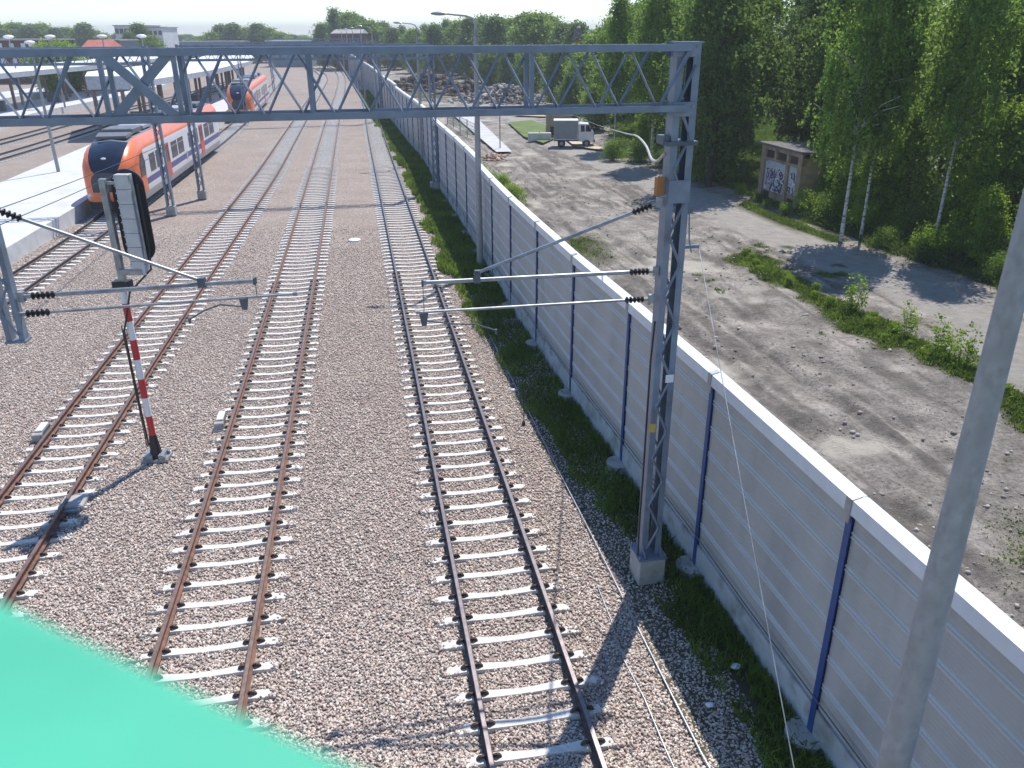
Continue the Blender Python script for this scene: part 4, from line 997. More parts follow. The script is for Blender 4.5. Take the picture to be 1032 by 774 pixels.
# ------------------------------------------------------------------ signal
def signal():
    Y = 17.1; org = (-8.54, Y, -.2)
    root = thing('railway_signal', 'railway signal seen from behind on a red and white striped mast, grey boxes, black backboard', 'signal', org)
    x, y = -8.54, Y
    b = MB(); b.box((x,y,-.17), (.62,.42,.08), .1); b.box((x-.12,y-.02,-.08), (.16,.36,.14), .1); b.box((x+.16,y,-.08), (.12,.36,.12), .1)
    for s in (-1,1):
        for t in (-1,1): b.lathe((x+s*.24,y+t*.15,-.14), [(.03,0),(.03,.09)], 6)
    b.build('base', M['galv'], root, org)
    b = MB(); b.tube([V(x,y,-.1), V(x,y,.1), V(x,y,.45)], [.15,.12,.085], 10); b.build('boot', M['black'], root, org)
    zs = [.45,.95,1.42,1.9,2.38,2.86,3.3,3.72,4.05]
    for i in range(8):
        b = MB(); b.tube([V(x,y,zs[i]), V(x,y,zs[i+1])], .075, 12); b.build('mast_band', M['red' if i % 2 == 0 else 'white'], root, org, smooth=True)
    b = MB(); b.box((x+.02,y,4.13), (.36,.24,.2)); b.build('mast_head', M['black'], root, org)
    b = MB(); b.bar((x+.05,y-.02,4.1), (x+.05,y-.02,6.42), .135, .135, up=(0,1,0)); b.build('head_post', M['galv'], root, org, bevel=.01)
    hx = x+.46
    b = MB(); b.bar((x+.05,y-.1,4.45),(hx+.1,y-.1,4.45), .1,.12); b.bar((x,y,6.33),(hx,y,6.33), .05,.06); b.build('head_bracket', M['galv'], root, org)
    # backboard: stadium outline
    b = MB(); w_, z0, z1 = .34, 4.62, 6.6; poly = []
    for k in range(13): a = math.pi*k/12; poly.append((hx+.03+w_*math.cos(a), z1-w_+w_*math.sin(a)))
    for k in range(13): a = math.pi+math.pi*k/12; poly.append((hx+.03+w_*math.cos(a), z0+w_+w_*math.sin(a)))
    n = len(poly); b.add([(px,y+.1,pz) for px,pz in poly]+[(px,y+.14,pz) for px,pz in poly], [tuple(range(n)), tuple(range(n,2*n))[::-1]]+[(i,n+i,n+(i+1)%n,(i+1)%n) for i in range(n)])
    b.build('backboard', M['black'], root, org)
    # hoods behind the board facing away
    for k in range(5):
        b = MB(); c = V(hx+.02, y+.14, 4.98+k*.36); b.tube([c, c+V(0,.26,0)], .13, 12); b.build('lamp_hood', M['black'], root, org)
    cm = mat('signal_casing', (.5,.52,.53), .5, .1, .06, 6)
    for k in range(7):
        b = MB(); z = 4.38+k*.305; b.box((hx+.03,y-.02,z+.155), (.3,.22,.3)); b.box((hx-.11,y-.14,z+.24),(.05,.02,.03)); b.box((hx-.11,y-.14,z+.08),(.05,.02,.03)); b.build('casing', cm, root, org, bevel=.012)
    b = MB()
    b.tube([V(hx+.19,y-.1,6.5), V(hx+.24,y-.1,6.2), V(hx+.24,y-.1,5.0), V(hx+.2,y-.1,4.6)], .022, 6)
    b.build('side_rail', M['galv'], root, org)
    b = MB(); b.tube([V(hx+.32,y-.08,6.3), V(hx+.33,y-.08,5.0), V(hx+.28,y-.08,4.5), V(x+.2,y-.12,4.0), V(x+.02,y-.14,3.4), V(x-.1,y-.12,3.1), V(x-.12,y-.08,1.6), V(x-.11,y-.06,.2)], .022, 7); b.build('cable_hose', M['black'], root, org, smooth=True)
    b = MB(); b.tube([V(x-.17,y-.05,3.2), V(x-.16,y-.05,.15)], .012, 6); b.build('ladder_rail', M['black'], root, org)
signal()

# ------------------------------------------------------------------ lineside small things
def wheel_counter(x, y, rz, label):
    org = (x,y,-.2); root = thing('axle_counter', label, 'trackside box', org, 'trackside boxes by the rails')
    b = MB(); b.box((x,y,-.08), (.2,.62,.16), rz); b.build('body', M['galv'], root, org, bevel=.02)
    b = MB(); b.box((x+.01,y,.02), (.17,.5,.05), rz); b.build('lid', M['white'], root, org, bevel=.015)
    c_, s_ = math.cos(rz), math.sin(rz); b = MB(); b.box((x+.34*s_,y-.34*c_,-.1), (.24,.16,.2), rz); b.build('connector', M['conc'], root, org, bevel=.02)
wheel_counter(-11.98, 18.4, .18, 'small grey box with white lid outside the left rail of the leftmost rusty track')
wheel_counter(-7.62, 19.0, .18, 'small grey box with white lid outside the left rail of the middle track')
def device():
    x, y = -9.5, 15.0; org = (x,y,-.2); root = thing('trackside_device', 'flat grey cover box at the rail left of the signal base, partly in its shadow', 'trackside box', org)
    b = MB(); b.box((x,y,-.12), (.5,.5,.12), .18); b.build('cover', M['conc'], root, org, bevel=.03)
    b = MB(); b.box((x-.05,y-.32,-.14), (.62,.1,.05), .18); b.box((x-.02,y+.32,-.14), (.5,.1,.05), .18); b.build('mounting', M['galv'], root, org)
device()
b = MB(); b.lathe((-7.73,39.33,-.24), [(.3,0),(.3,.07),(.26,.09)], 20); tag(b.build('manhole_cover', M['white'], None, (-7.73,39.33,-.24)), 'round white cover on the ballast between the two middle tracks', 'cover')
b = MB(); b.tube([V(.3,18.9,-.25), V(.3,18.9,.75)], .012, 6); b.box((.3,18.9,-.18),(.08,.08,.1)); tag(b.build('marker_stake', M['black'], None, (.3,18.9,-.25)), 'thin dark stake in the ballast beside the cable', 'stake')
b = MB(); b.sphere((.05,21.0,-.18), (.09,.07,.05)); tag(b.build('litter', M['white'], None, (.05,21,-.2)), 'crumpled white scrap lying on the ballast left of the cable', 'litter')
for x, y, s in ((3.55,10.0,.07),(2.75,13.3,.06),(2.95,9.2,.05)):
    b = MB(); b.sphere((x,y,-.12), (s*1.4,s,s*.6), 7, k=4); tag(b.build('litter', M['white'], None, (x,y,-.15)), 'pale scrap of litter in the grass at the foot of the barrier', 'litter', 'litter in the grass')

def bird():
    p = atG(580,46); x, y = p.x, p.y-.25; z = 9.02; org = (x,y,z); b = MB()
    pts = [V(x-.07,y+.03,z+.05), V(x-.03,y+.01,z+.07), V(x,y,z+.1), V(x+.012,y,z+.15), V(x+.018,y,z+.18), V(x+.02,y-.005,z+.205), V(x+.02,y-.01,z+.225)]
    b.tube(pts, [.012,.035,.055,.05,.034,.034,.008], 10)
    o = tag(b.build('pigeon', mat('grey_feathers', (.22,.2,.19), .8, 0, .3, 25), None, org, smooth=True), 'small grey-brown pigeon perched on the top chord of the near gantry', 'bird')
    b = MB(); b.tube([V(x+.045,y-.01,z+.207), V(x+.07,y-.015,z+.2)], [.008,.002], 5); b.build('beak', M['black'], o).location = (-x,-y,-z)
    b = MB()
    for s in (-1,1): b.tube([V(x+.0,y+s*.015,z+.06), V(x+.0,y+s*.015,z-.01)], .005, 5)
    b.build('legs', M['red'], o).location = (-x,-y,-z)
bird()

# ------------------------------------------------------------------ platforms and roofs
def platform(name, poly_r, poly_l, label, z=.56):
    root = thing('platform', label, 'platform', (poly_r[0][0], poly_r[0][1], -.3)); org = (poly_r[0][0], poly_r[0][1], -.3)
    def ribbon(inr, z0, z1, nm, m):
        b = MB(); n = len(inr)
        for (x, y), (x2, y2) in inr: b.v += [(x,y,z0),(x,y,z1),(x2,y2,z1),(x2,y2,z0)]
        for i in range(n-1):
            for j in range(3): a = i*4+j; b.f.append((a,a+1,a+5,a+4)); b.m.append(0)
        b.f.append((0,3,2,1)); b.m.append(0); b.f.append(((n-1)*4,(n-1)*4+1,(n-1)*4+2,(n-1)*4+3)); b.m.append(0)
        b.build(nm, m, root, org)
    def mid(a, c, d):
        v = Vector((c[0]-a[0], c[1]-a[1])); v.normalize(); return (a[0]+v.x*d, a[1]+v.y*d)
    pr = list(zip(poly_r, poly_l))
    ribbon([(r, mid(r, l, .45)) for r, l in pr], -.3, z+.012, 'edge', M['plat_edge'])
    ribbon([(mid(r, l, .45), l) for r, l in pr], -.3, z, 'paving', M['conc_light'])
ss = [tD.s_at_y(y) for y in (12,20,28,36,44,52,60,68,78,90,100,112,125,138)]
pr = [tD.off(s, -1.68) for s in ss]
far_e = {12:(-24,14),20:(-25.5,22)}
pl_ = [(float(np.interp(y, [12,25,40,52,68,85,100,120,140],[-24.8,-27.2,-30,-32.4,-35.2,-38.4,-40.6,-43.6,-47.2])), y) for y in (12,21,29.5,38,46.3,54.3,62,70,80,92,101,113,126,139)]
platform('p', pr, pl_, 'broad white paved platform on the left with the orange train alongside')
platform('p', [(-44,50),(-50,70),(-54.2,85),(-57.5,106),(-59.3,132),(-64,160)], [(-54,50),(-59,70),(-63.5,85),(-67,106),(-69,132),(-73,160)], 'second white platform, beyond the two tracks left of the first one')
platform('p', [(-72,96),(-75.5,140),(-79,177)], [(-80,96),(-83,140),(-86,177)], 'third platform, a thin pale strip farthest to the left')
def canopy(R_, L_, zb, zt, label, gap=7.0):
    org = (R_[0][0], R_[0][1], .5); root = thing('platform_roof', label, 'platform roof', org, 'platform roofs')
    b = MB(); n = len(R_)
    for (x,y),(x2,y2) in zip(R_, L_): b.v += [(x,y,zb),(x,y,zb+.6),(x+(x2-x)*.12,y+(y2-y)*.12,zt),(x2,y2,zt),(x2,y2,zb)]
    for i in range(n-1):
        for j in range(5): a = i*5+j; c = i*5+(j+1)%5; b.f.append((a,c,c+5,a+5)); b.m.append(0 if j in (0,3,4) else 1)
    b.f.append((0,4,3,2,1)); b.m.append(0); e = (n-1)*5; b.f.append((e,e+1,e+2,e+3,e+4)); b.m.append(0)
    b.build('roof', [mat('roof_fascia', (.42,.44,.47), .6), M['cap_top']], root, org)
    P_ = Path([((a[0]*.72+c[0]*.28), (a[1]*.72+c[1]*.28)) for a, c in zip(R_, L_)]); s = .8
    pm = mat('roof_posts', (.16,.12,.1), .6)
    while s < P_.L:
        for o in (0, -2.6):
            x, y = P_.off(s, o); b = MB(); b.bar((x,y,.5),(x,y,zb+.05), .28, .28, up=(0,1,0)); b.bar((x-.8,y,zb-.25),(x+.8,y,zb-.05), .2,.2); b.build('post', pm, root, org)
        s += gap
canopy([(-36.2,82),(-36.9,95),(-38,110),(-43,143),(-50,170)], [(-40.4,82),(-45,92),(-46.5,110),(-51.5,143),(-58,170)], 4.3, 5.5, 'white flat platform roof behind the train, grey fascia on dark posts')
canopy([(-55,72),(-59,90),(-60,112),(-61.5,135),(-66,165)], [(-64,72),(-68,90),(-69,112),(-70,135),(-74,165)], 4.4, 5.2, 'white platform roof farther left, in front of the brick building')
def bench(x, y, i):
    b = MB(); b.box((x,y,1.15),(1.6,.5,1.1), .1)
    b.box((x,y,1.75),(1.8,.6,.08), .1); tag(b.build('kiosk', M['steel_dark'], None, (x,y,.56)), 'dark cabinet standing under a platform roof', 'cabinet', 'cabinets under the platform roofs')
for i, (x, y) in enumerate(((-38.5,88),(-40.5,100),(-62,96),(-62.5,104),(-63,118),(-41,112))): bench(x, y, i)

# ------------------------------------------------------------------ trains
M['t_white'] = mat('train_white', (.72,.73,.75), .28, 0, .03, 2)
M['t_orange'] = mat('train_orange', (.8,.19,.06), .28, 0, .05, 2)
M['t_blue'] = mat('train_blue', (.055,.06,.26), .3, 0, .05, 2)
M['t_grey'] = mat('train_grey', (.4,.4,.43), .4, 0, .05, 2)
M['t_roof'] = mat('train_roof', (.13,.14,.16), .6, 0, .12, 3)
M['t_glass'] = mat('train_glass', (.012,.02,.045), .12, 0, .2, 1)
M['t_door'] = mat('train_door', (.62,.07,.03), .3, 0, .05, 2)
M['t_under'] = mat('train_underframe', (.025,.025,.028), .7, 0, .2, 4)
def train(loc, rz, label, L=27.5, full=True):
    root = thing('train', label, 'train', loc, 'orange and white trains'); root.rotation_euler.z = rz
    Z = [.35,.8,1.12,1.48,2.86,3.1,3.48,3.74,3.86]; F = [.92,1,1,1,1,.985,.9,.68,0]
    st = [(0,.78,2.25),(.1,1.02,2.45),(.35,1.22,2.8),(.75,1.33,3.15),(1.3,1.39,3.45),(2.0,1.41,3.7),(2.8,1.42,3.83),(3.4,1.42,3.86)]
    st += [(y,1.42,3.86) for y in np.arange(4.4, L-1, 1.0)]+[(L-.2,1.42,3.86),(L,1.3,3.5)]
    b = MB(); rows = []
    for (y, hw, zt) in st:
        f = (zt-.35)/(3.86-.35); row = []
        zz = [.35+(z-.35)*f for z in Z]
        if y < 2.5: zz = [min(z, .35+(z-.35)*(f*.55+.45)) if i < 4 else zz[i] for i, z in enumerate(Z)]
        right = [(hw*F[i], y, zz[i]) for i in range(9)]; left = [(-x, y, z) for x, y, z in right[:-1]]
        row = [(0,y,.35)]+right+left[::-1]; rows.append(row); b.v += row
    n = len(rows[0])
    def mt(j, y):
        k = j if j <= 8 else n-1-j     # band index counted from the bottom
        nose = y < 2.7
        if k == 0: return 6
        if nose: return {1:6 if y < 1.5 else 3,2:1,3:1,4:1,5:1,6:1,7:1,8:5 if y < 1.9 else 4}[k]
        return {1:3,2:0,3:2,4:0,5:0,6:1,7:1,8:4}[k]
    for i in range(len(st)-1):
        for j in range(n):
            a = i*n+j; c = i*n+(j+1)%n; b.f.append((a, c, c+n, a+n)); b.m.append(mt(j, st[i][0]))
    # front: strips between left and right of the first row
    for k in range(1, 8):
        a, c = k, k+1; d, e = (n-k) if k else 0, n-k-1
        if k == 8: continue
        b.f.append((d, a, c, e)) if e > c else None
        if e > c: b.m.append({1:6,2:1,3:1}.get(k,5))
    b.f.append((8, 9, 10)); b.m.append(5)
    b.f.append((0,1,n-1)); b.m.append(6)
    e0 = (len(st)-1)*n; b.f.append(tuple(range(e0, e0+n))); b.m.append(4)
    mats_ = [M['t_white'],M['t_orange'],M['t_blue'],M['t_grey'],M['t_roof'],M['t_glass'],M['t_under']]
    body = b.build('body', mats_, root, (0,0,0), smooth=True)
    def P_(nm, b, m, sm=False, par=None): return b.build(nm, M[m] if isinstance(m, str) else m, par or root, (0,0,0), smooth=sm)
    wins = [(3.9,5.2),(5.5,7.0),(9.6,11.3),(11.6,13.3),(15.0,16.6),(16.9,18.4),(21.0,22.8),(23.1,25.0)]
    doors = [(7.6,8.9),(19.0,20.3)]
    for s in (-1,1):
        for a, c in wins:
            b = MB(); b.box((s*1.424,(a+c)/2,2.17),(.014,c-a,1.0)); w_ = P_('window', b, 't_glass')
            b = MB(); b.box((s*1.433,(a+c)/2,2.42),(.012,c-a,.03)); P_('window_bar', b, 't_grey', par=w_)
        for a, c in doors:
            b = MB(); b.box((s*1.43,(a+c)/2,1.75),(.03,c-a,2.05)); d_ = P_('door', b, 't_door')
            for q_ in (-1,1): b = MB(); b.box((s*1.449,(a+c)/2+q_*.3,2.15),(.012,.4,1.0)); P_('door_window', b, 't_glass', par=d_)
        b = MB(); b.add([(s*1.43,1.75,1.7),(s*1.43,2.75,1.7),(s*1.435,2.9,2.4),(s*1.42,2.6,2.95),(s*1.41,2.1,2.9),(s*1.425,1.75,2.35)], [(0,1,2,3,4,5)])
        for v_ in range(6): x, y, z = b.v[v_]; b.v.append((x-s*.03, y, z))
        b.f += [tuple(range(6,12))[::-1]]+[(i,(i+1)%6,6+(i+1)%6,6+i) for i in range(6)]; b.m += [0]*7; P_('cab_window', b, 't_glass')
        b = MB(); b.sphere((s*.98,.12,1.05),(.17,.1,.1)); P_('headlight', b, 'white', True)
        b = MB(); b.box((s*1.435,13.9,1.3),(.01,.5,.5)); P_('vent', b, 't_grey')
    for y in (4.0,6.4,12.6,15.0,22.4,24.8):
        for s in (-1,1): b = MB(); b.tube([V(s*.68,y,.42),V(s*.82,y,.42)], .42, 16); P_('wheel', b, 't_under')
    for y in (5.2,13.8,23.6): b = MB(); b.box((0,y,.42),(2.3,3.4,.34)); P_('bogie', b, 't_under')
    for y, l in ((9.4,3.2),(18.8,4)): b = MB(); b.box((0,y,.42),(2.5,l,.42)); P_('underframe_box', b, 't_under')
    b = MB(); b.bar((0,-.35,.62),(0,.3,.62),.2,.22); b.box((0,-.38,.62),(.34,.12,.34)); P_('coupler', b, 't_under')
    b = MB(); b.box((0,.1,.42),(2.1,.25,.22)); P_('snow_plough', b, 't_under')
    for s in (-1,1): b = MB(); b.tube([V(s*.12,-.02,1.35),V(s*.5,-.03,1.95)], .018, 4); P_('wiper', b, 'steel_dark')
    b = MB(); b.sphere((0,.28,2.95),(.14,.08,.06)); P_('headlight', b, 'white', True)
    for (y, l, w_, h_, m_) in ((4.6,2.0,1.7,.32,'t_roof'),(7.4,2.2,1.5,.26,'t_grey'),(10.3,1.6,1.6,.36,'t_roof'),(15.2,2.6,1.6,.3,'t_roof'),(19,2.4,1.5,.34,'t_grey'),(23.5,2,1.6,.3,'t_roof')):
        b = MB(); b.box((0,y,3.86+h_/2-.02),(w_,l,h_)); o = P_('roof_unit', b, m_); bv = o.modifiers.new('bevel','BEVEL'); bv.width = .05
    b = MB(); y = 12.7
    for s in (-1,1): b.tube([V(s*.5,y,3.95),V(s*.45,y+1.1,4.25),V(s*.5,y-.1,4.3)], .03, 5)
    b.bar((-.7,y-.1,4.32),(.7,y-.1,4.32),.08,.04); P_('pantograph', b, 't_under')
    b = MB(); b.add([(-.85,2.3,3.76),(.85,2.3,3.76),(.95,3.4,3.92),(-.95,3.4,3.92),(-.8,2.3,3.9),(.8,2.3,3.9),(.9,3.3,4.02),(-.9,3.3,4.02)], [(0,1,5,4),(1,2,6,5),(2,3,7,6),(3,0,4,7),(4,5,6,7)]); P_('nose_fairing', b, 't_roof')
    return root
def put_train(y0, label, L=27.5):
    s = tD.s_at_y(y0); a = tD.at(s); c = tD.at(s+L); return train((a[0],a[1],0), math.atan2(c[1]-a[1], c[0]-a[0])-math.pi/2, label, L)
put_train(44.9, 'nearer orange, white and blue train with dark windscreen, standing at the white platform')
put_train(97, 'farther orange and white train, its front seen through the gantry lattice')

# ------------------------------------------------------------------ brick hut with graffiti
def hut():
    A_ = Vector((15.05,49.9,-.1)); B_ = Vector((15.95,45.35,-.1)); u = (B_-A_).normalized(); L = (B_-A_).length; n = Vector((u.y, -u.x, 0))   # n points away from the road? fixed below
    if n.x > 0: n = -n
    bk = -n; org = tuple(A_); root = thing('brick_hut', 'small ochre hut with flat dark roof and white graffiti panels at the wood edge', 'hut', org)
    def pt(a, d, z): return A_+u*a+bk*d+V(0,0,z)
    D_ = 4.6; hf, hb = 3.15, 2.85
    def panel(b, a0, a1, z0, z1, d0, d1): 
        vs = [pt(a,d,z) for z in (z0,z1) for d in (d0,d1) for a in (a0,a1)]; b.add(vs, [(0,2,3,1),(4,5,7,6),(0,1,5,4),(2,6,7,3),(0,4,6,2),(1,3,7,5)])
    b = MB(); panel(b, .02, L-.02, -.3, hb-.02, .12, D_); b.build('wall', M['mortar_yellow'], root, org)
    for a0, a1, zq in ((0,.42,-.3),(1.55,1.78,2.3),(2.95,3.2,-.3),(L-.42,L,-.3)):
        b = MB(); panel(b, a0, a1, zq, hf-.05, 0, .14); b.build('pilaster', M['mortar_yellow'], root, org)
    b = MB(); panel(b, .42, L-.42, 2.3, 2.42, .01, .13); b.build('lintel', M['mortar_yellow'], root, org)
    b = MB(); panel(b, .0, L, hf-.3, hf-.05, .02, .15); b.build('lintel', M['mortar_yellow'], root, org)
    for a0, a1 in ((.5,1.5),(1.85,2.88),(3.27,L-.48)):
        b = MB(); panel(b, a0, a1, 2.44, hf-.32, .1, .118); b.build('window', M['black'], root, org)
    white = mat('faded_white_door', (.5,.51,.52), .7, 0, .1, 3, dirt=((.2,.19,.18),.5,.75,3)); ink = mat('graffiti_blue_black', (.03,.035,.09), .6); pink = mat('graffiti_violet', (.22,.1,.2), .6); wht = mat('graffiti_white', (.7,.72,.75), .6)
    rr_ = random.Random(3)
    for a0, a1, z0 in ((.5,2.85,.55),(3.3,L-.5,.75)):
        b = MB(); panel(b, a0, a1, z0, 2.26, .09, .118); d_ = b.build('door', white, root, org)
        b = MB()
        for k in range(70 if a1-a0 > 1.5 else 14):
            ca, cz = rr_.uniform(a0+.1, a1-.15), rr_.uniform(z0+.1, 1.75); m_ = rr_.choice((0,0,1,2))
            pts = [(ca+rr_.uniform(-.22,.22), cz+rr_.uniform(-.3,.3)) for _ in range(3)]
            for (p1, p2) in zip(pts[:-1], pts[1:]):
                p1 = (min(max(p1[0],a0+.03),a1-.03), min(max(p1[1],z0+.03),2.2)); p2 = (min(max(p2[0],a0+.03),a1-.03), min(max(p2[1],z0+.03),2.2))
                if abs(p1[0]-p2[0])+abs(p1[1]-p2[1]) < .03: continue
                b.bar(pt(p1[0],.086-.0012*k/10,p1[1]), pt(p2[0],.086-.0012*k/10,p2[1]), .07, .004, up=tuple(n), m=m_)
        g_ = b.build('graffiti', [ink, wht, pink], d_, (0,0,0)); g_.location = (-org[0],-org[1],-org[2])
    for a0, a1 in ((.55,1.2),(3.35,L-.5)):
        b = MB(); panel(b, a0, a1, .1, .48, .1, .118); b.build('vent', M['black'], root, org)
    b = MB(); o = .28
    vs = [pt(a,d,z) for z, zz in ((0,0),(.1,0)) for (a, d, z) in ()]
    P8 = [pt(-o,-o,hf-.04), pt(L+o,-o,hf-.04), pt(L+o,D_+o,hb), pt(-o,D_+o,hb)]; vs = P8+[p+V(0,0,.13) for p in P8]
    b.add(vs, [(0,3,2,1),(4,5,6,7),(0,1,5,4),(1,2,6,5),(2,3,7,6),(3,0,4,7)]); b.build('roof', mat('felt_roof', (.13,.125,.12), .9, 0, .2, 2), root, org)
    for a0 in (1.4, 3.0):
        b = MB(); vs = [A_+u*(L+.002)+bk*a0+V(0,0,1.1), A_+u*(L+.002)+bk*(a0+.7)+V(0,0,1.1), A_+u*(L+.002)+bk*(a0+.7)+V(0,0,2.0), A_+u*(L+.002)+bk*a0+V(0,0,2.0)]
        b.add(vs+[v_+u*.02 for v_ in vs], [(0,1,2,3),(7,6,5,4),(0,4,5,1),(1,5,6,2),(2,6,7,3),(3,7,4,0)]); b.build('window', M['black'], root, org)
hut()

# ------------------------------------------------------------------ truck
def truck():
    x0, y0 = 3.75, 73.6; org = (x0, y0, -.1); root = thing('box_truck', 'small truck with grey box body and white cab parked side-on on the dirt', 'truck', org); root.rotation_euler.z = -.05; root.scale = (.94,.94,.94)
    def B(nm, c, d, m, bev=0, par=None):
        b = MB(); b.box(c, d); return b.build(nm, M[m] if isinstance(m, str) else m, par or root, (0,0,0), bevel=bev)
    cab_m = mat('truck_white', (.7,.71,.72), .35, 0, .04, 2); box_m = mat('truck_box_grey', (.27,.28,.29), .55, 0, .06, 2)
    b = MB(); b.box((1.12,0,1.55), (2.2,1.7,1.62))
    b.build('cargo_box', box_m, root, (0,0,0), bevel=.03)
    B('box_trim', (1.12,0,2.385), (2.24,1.74,.06), 'white'); B('box_trim', (1.12,0,.72), (2.24,1.74,.07), 'white')
    b = MB(); prof = [(2.3,.55),(2.3,2.02),(2.42,2.12),(3.2,2.1),(3.55,1.5),(3.68,1.35),(3.72,.55)]; n = len(prof)
    b.add([(x,-.8,z) for x,z in prof]+[(x,.8,z) for x,z in prof], [tuple(range(n)), tuple(range(n,2*n))[::-1]]+[(i,n+i,n+(i+1)%n,(i+1)%n) for i in range(n)]); cab = b.build('cab', cab_m, root, (0,0,0), bevel=.03)
    for s in (-1,1):
        for a, c in ((2.5,2.88),(2.95,3.32)):
            b = MB(); q_ = [(a,1.42),(c+(.1 if a > 2.9 else 0),1.42),(c-.05,1.98),(a,1.98)]; b.add([(x,s*.805,z) for x,z in q_]+[(x,s*.79,z) for x,z in q_], [(0,1,2,3),(7,6,5,4),(0,4,5,1),(1,5,6,2),(2,6,7,3),(3,7,4,0)]); b.build('side_window', M['glass'], root, (0,0,0))
    b = MB(); q_ = [(3.215,2.05),(3.56,1.5)]; b.add([(3.23,-.72,2.06),(3.23,.72,2.06),(3.57,.72,1.5),(3.57,-.72,1.5),(3.2,-.72,2.04),(3.2,.72,2.04),(3.54,.72,1.48),(3.54,-.72,1.48)], [(0,1,2,3),(7,6,5,4),(0,4,5,1),(1,5,6,2),(2,6,7,3),(3,7,4,0)]); b.build('windscreen', M['glass'], root, (0,0,0))
    B('grille', (3.725,0,.98), (.03,1.3,.5), 'black'); B('bumper', (3.76,0,.58), (.14,1.6,.22), 'black'); B('chassis', (1.8,0,.6), (3.5,.8,.16), 'black')
    for s in (-1,1):
        B('headlight', (3.735,s*.62,.82), (.04,.24,.16), 'white'); B('mirror', (3.4,s*.93,1.65), (.08,.1,.32), 'black')
        for x in (.75,3.05):
            b = MB(); b.tube([V(x,s*.58,.36),V(x,s*.8,.36)], .36, 16); w_ = b.build('wheel', M['black'], root, (0,0,0)); b = MB(); b.tube([V(x,s*.8,.36),V(x,s*.815,.36)], .17, 10); b.build('hub', M['galv'], w_, (0,0,0))
truck()
def small_box_house(nm, label, cat, x0, x1, y, dep, h, wm, rm, wins=0, rows=1, group=None, gable=0, z0=-.5, over=.3, wh=1.2, ww=1.0, winm='glass'):
    org = (x0, y, z0); root = thing(nm, label, cat, org, group); b = MB(); b.box(((x0+x1)/2, y+dep/2, (z0+h)/2), (x1-x0, dep, h-z0)); b.build('wall', wm, root, org)
    b = MB(); xa, xb, ya, yb = x0-over, x1+over, y-over, y+dep+over
    if gable:
        b.add([(xa,ya,h),(xb,ya,h),(xb,yb,h),(xa,yb,h),(xa+gable*.3,(ya+yb)/2,h+gable),(xb-gable*.3,(ya+yb)/2,h+gable)], [(0,1,5,4),(1,2,5),(2,3,4,5),(3,0,4),(0,3,2,1)])
    else: b.box(((xa+xb)/2,(ya+yb)/2,h+.13), (xb-xa,yb-ya,.25))
    b.build('roof', rm, root, org)
    for r in range(rows):
        for k in range(wins):
            cx = x0+(x1-x0)*(k+.5)/wins; cz = h-1.4-r*2.9
            if cz < .5: continue
            b = MB(); b.box((cx, y-.02, cz), (ww,.06,wh)); b.build('window', M[winm], root, org)
    return root
small_box_house('shelter', 'small beige flat-roofed shelter right behind the parked truck', 'shelter', 3.4, 5.75, 79.8, 2, 1.95, mat('beige_wall', (.38,.3,.22), .9, 0, .12, 2), M['roof_grey'], wins=2, over=.2, wh=.8, ww=.5, winm='black')
def blocks(nm, x, y, L, h, label, n, m='conc'):
    org = (x,y,-.1); root = thing(nm, label, 'concrete blocks', org)
    for k in range(n):
        b = MB(); b.box((x+L*(k+.5)/n, y, h/2-.1), (L/n-.06, .5, h)); b.build('block', M[m], root, org, bevel=.03)
blocks('concrete_barrier', 1.55, 77.4, 2.2, .75, 'low white concrete barrier just left of the parked truck', 2, 'plat_edge')
blocks('concrete_blocks', 7.9, 70.4, 1.1, .5, 'weathered concrete blocks on the ground right of the truck', 1)
b = MB(); b.tube([V(-10,107.8,.15),V(-5.4,107.6,.2)], .3, 10); tag(b.build('black_pipe', M['black'], None, (-10,107.8,0)), 'long black pipe lying on the ground behind the barrier', 'pipe')
def sign_post(x, y, h, label):
    org = (x,y,0); root = thing('utility_pole', label, 'pole', org); b = MB(); b.tube([V(x,y,-.2),V(x,y,h)], .05, 8); b.build('pole', M['conc'], root, org); b = MB(); b.box((x,y,h),(.3,.08,.1)); b.build('cap', M['galv'], root, org)
sign_post(-.92, 71.4, 3.2, 'thin grey post on the dirt beside the concrete path')
def fence_piece():
    org = (-6.9,92,0); root = thing('wire_fence', 'low green wire fence with grey posts beside the concrete path', 'fence', org)
    for k in range(5):
        b = MB(); x, y = -6.9+k*.9, 92-k*3.6; b.tube([V(x,y,-.1),V(x,y,1.5)], .05, 6); b.build('post', M['galv'], root, org)
    gm = mat('green_mesh', (.1,.2,.13), .6)
    b = MB()
    for k in range(4):
        for z in (.2,.5,.8,1.1,1.4): b.tube([V(-6.9+k*.9,92-k*3.6,z), V(-6.0+k*.9,88.4-k*3.6,z)], .02, 4)
        for q_ in range(1,8): x, y = -6.9+(k+q_/8)*.9, 92-(k+q_/8)*3.6; b.tube([V(x,y,.1),V(x,y,1.45)], .012, 4)
    b.build('mesh', gm, root, org)
fence_piece()
b = MB(); b.box((3.0,33.5,-.02),(.28,1.1,.16), .5); tag(b.build('concrete_slab', M['conc'], None, (3,33.5,0), bevel=.03), 'short pale concrete post lying on the churned earth behind the barrier', 'slab')
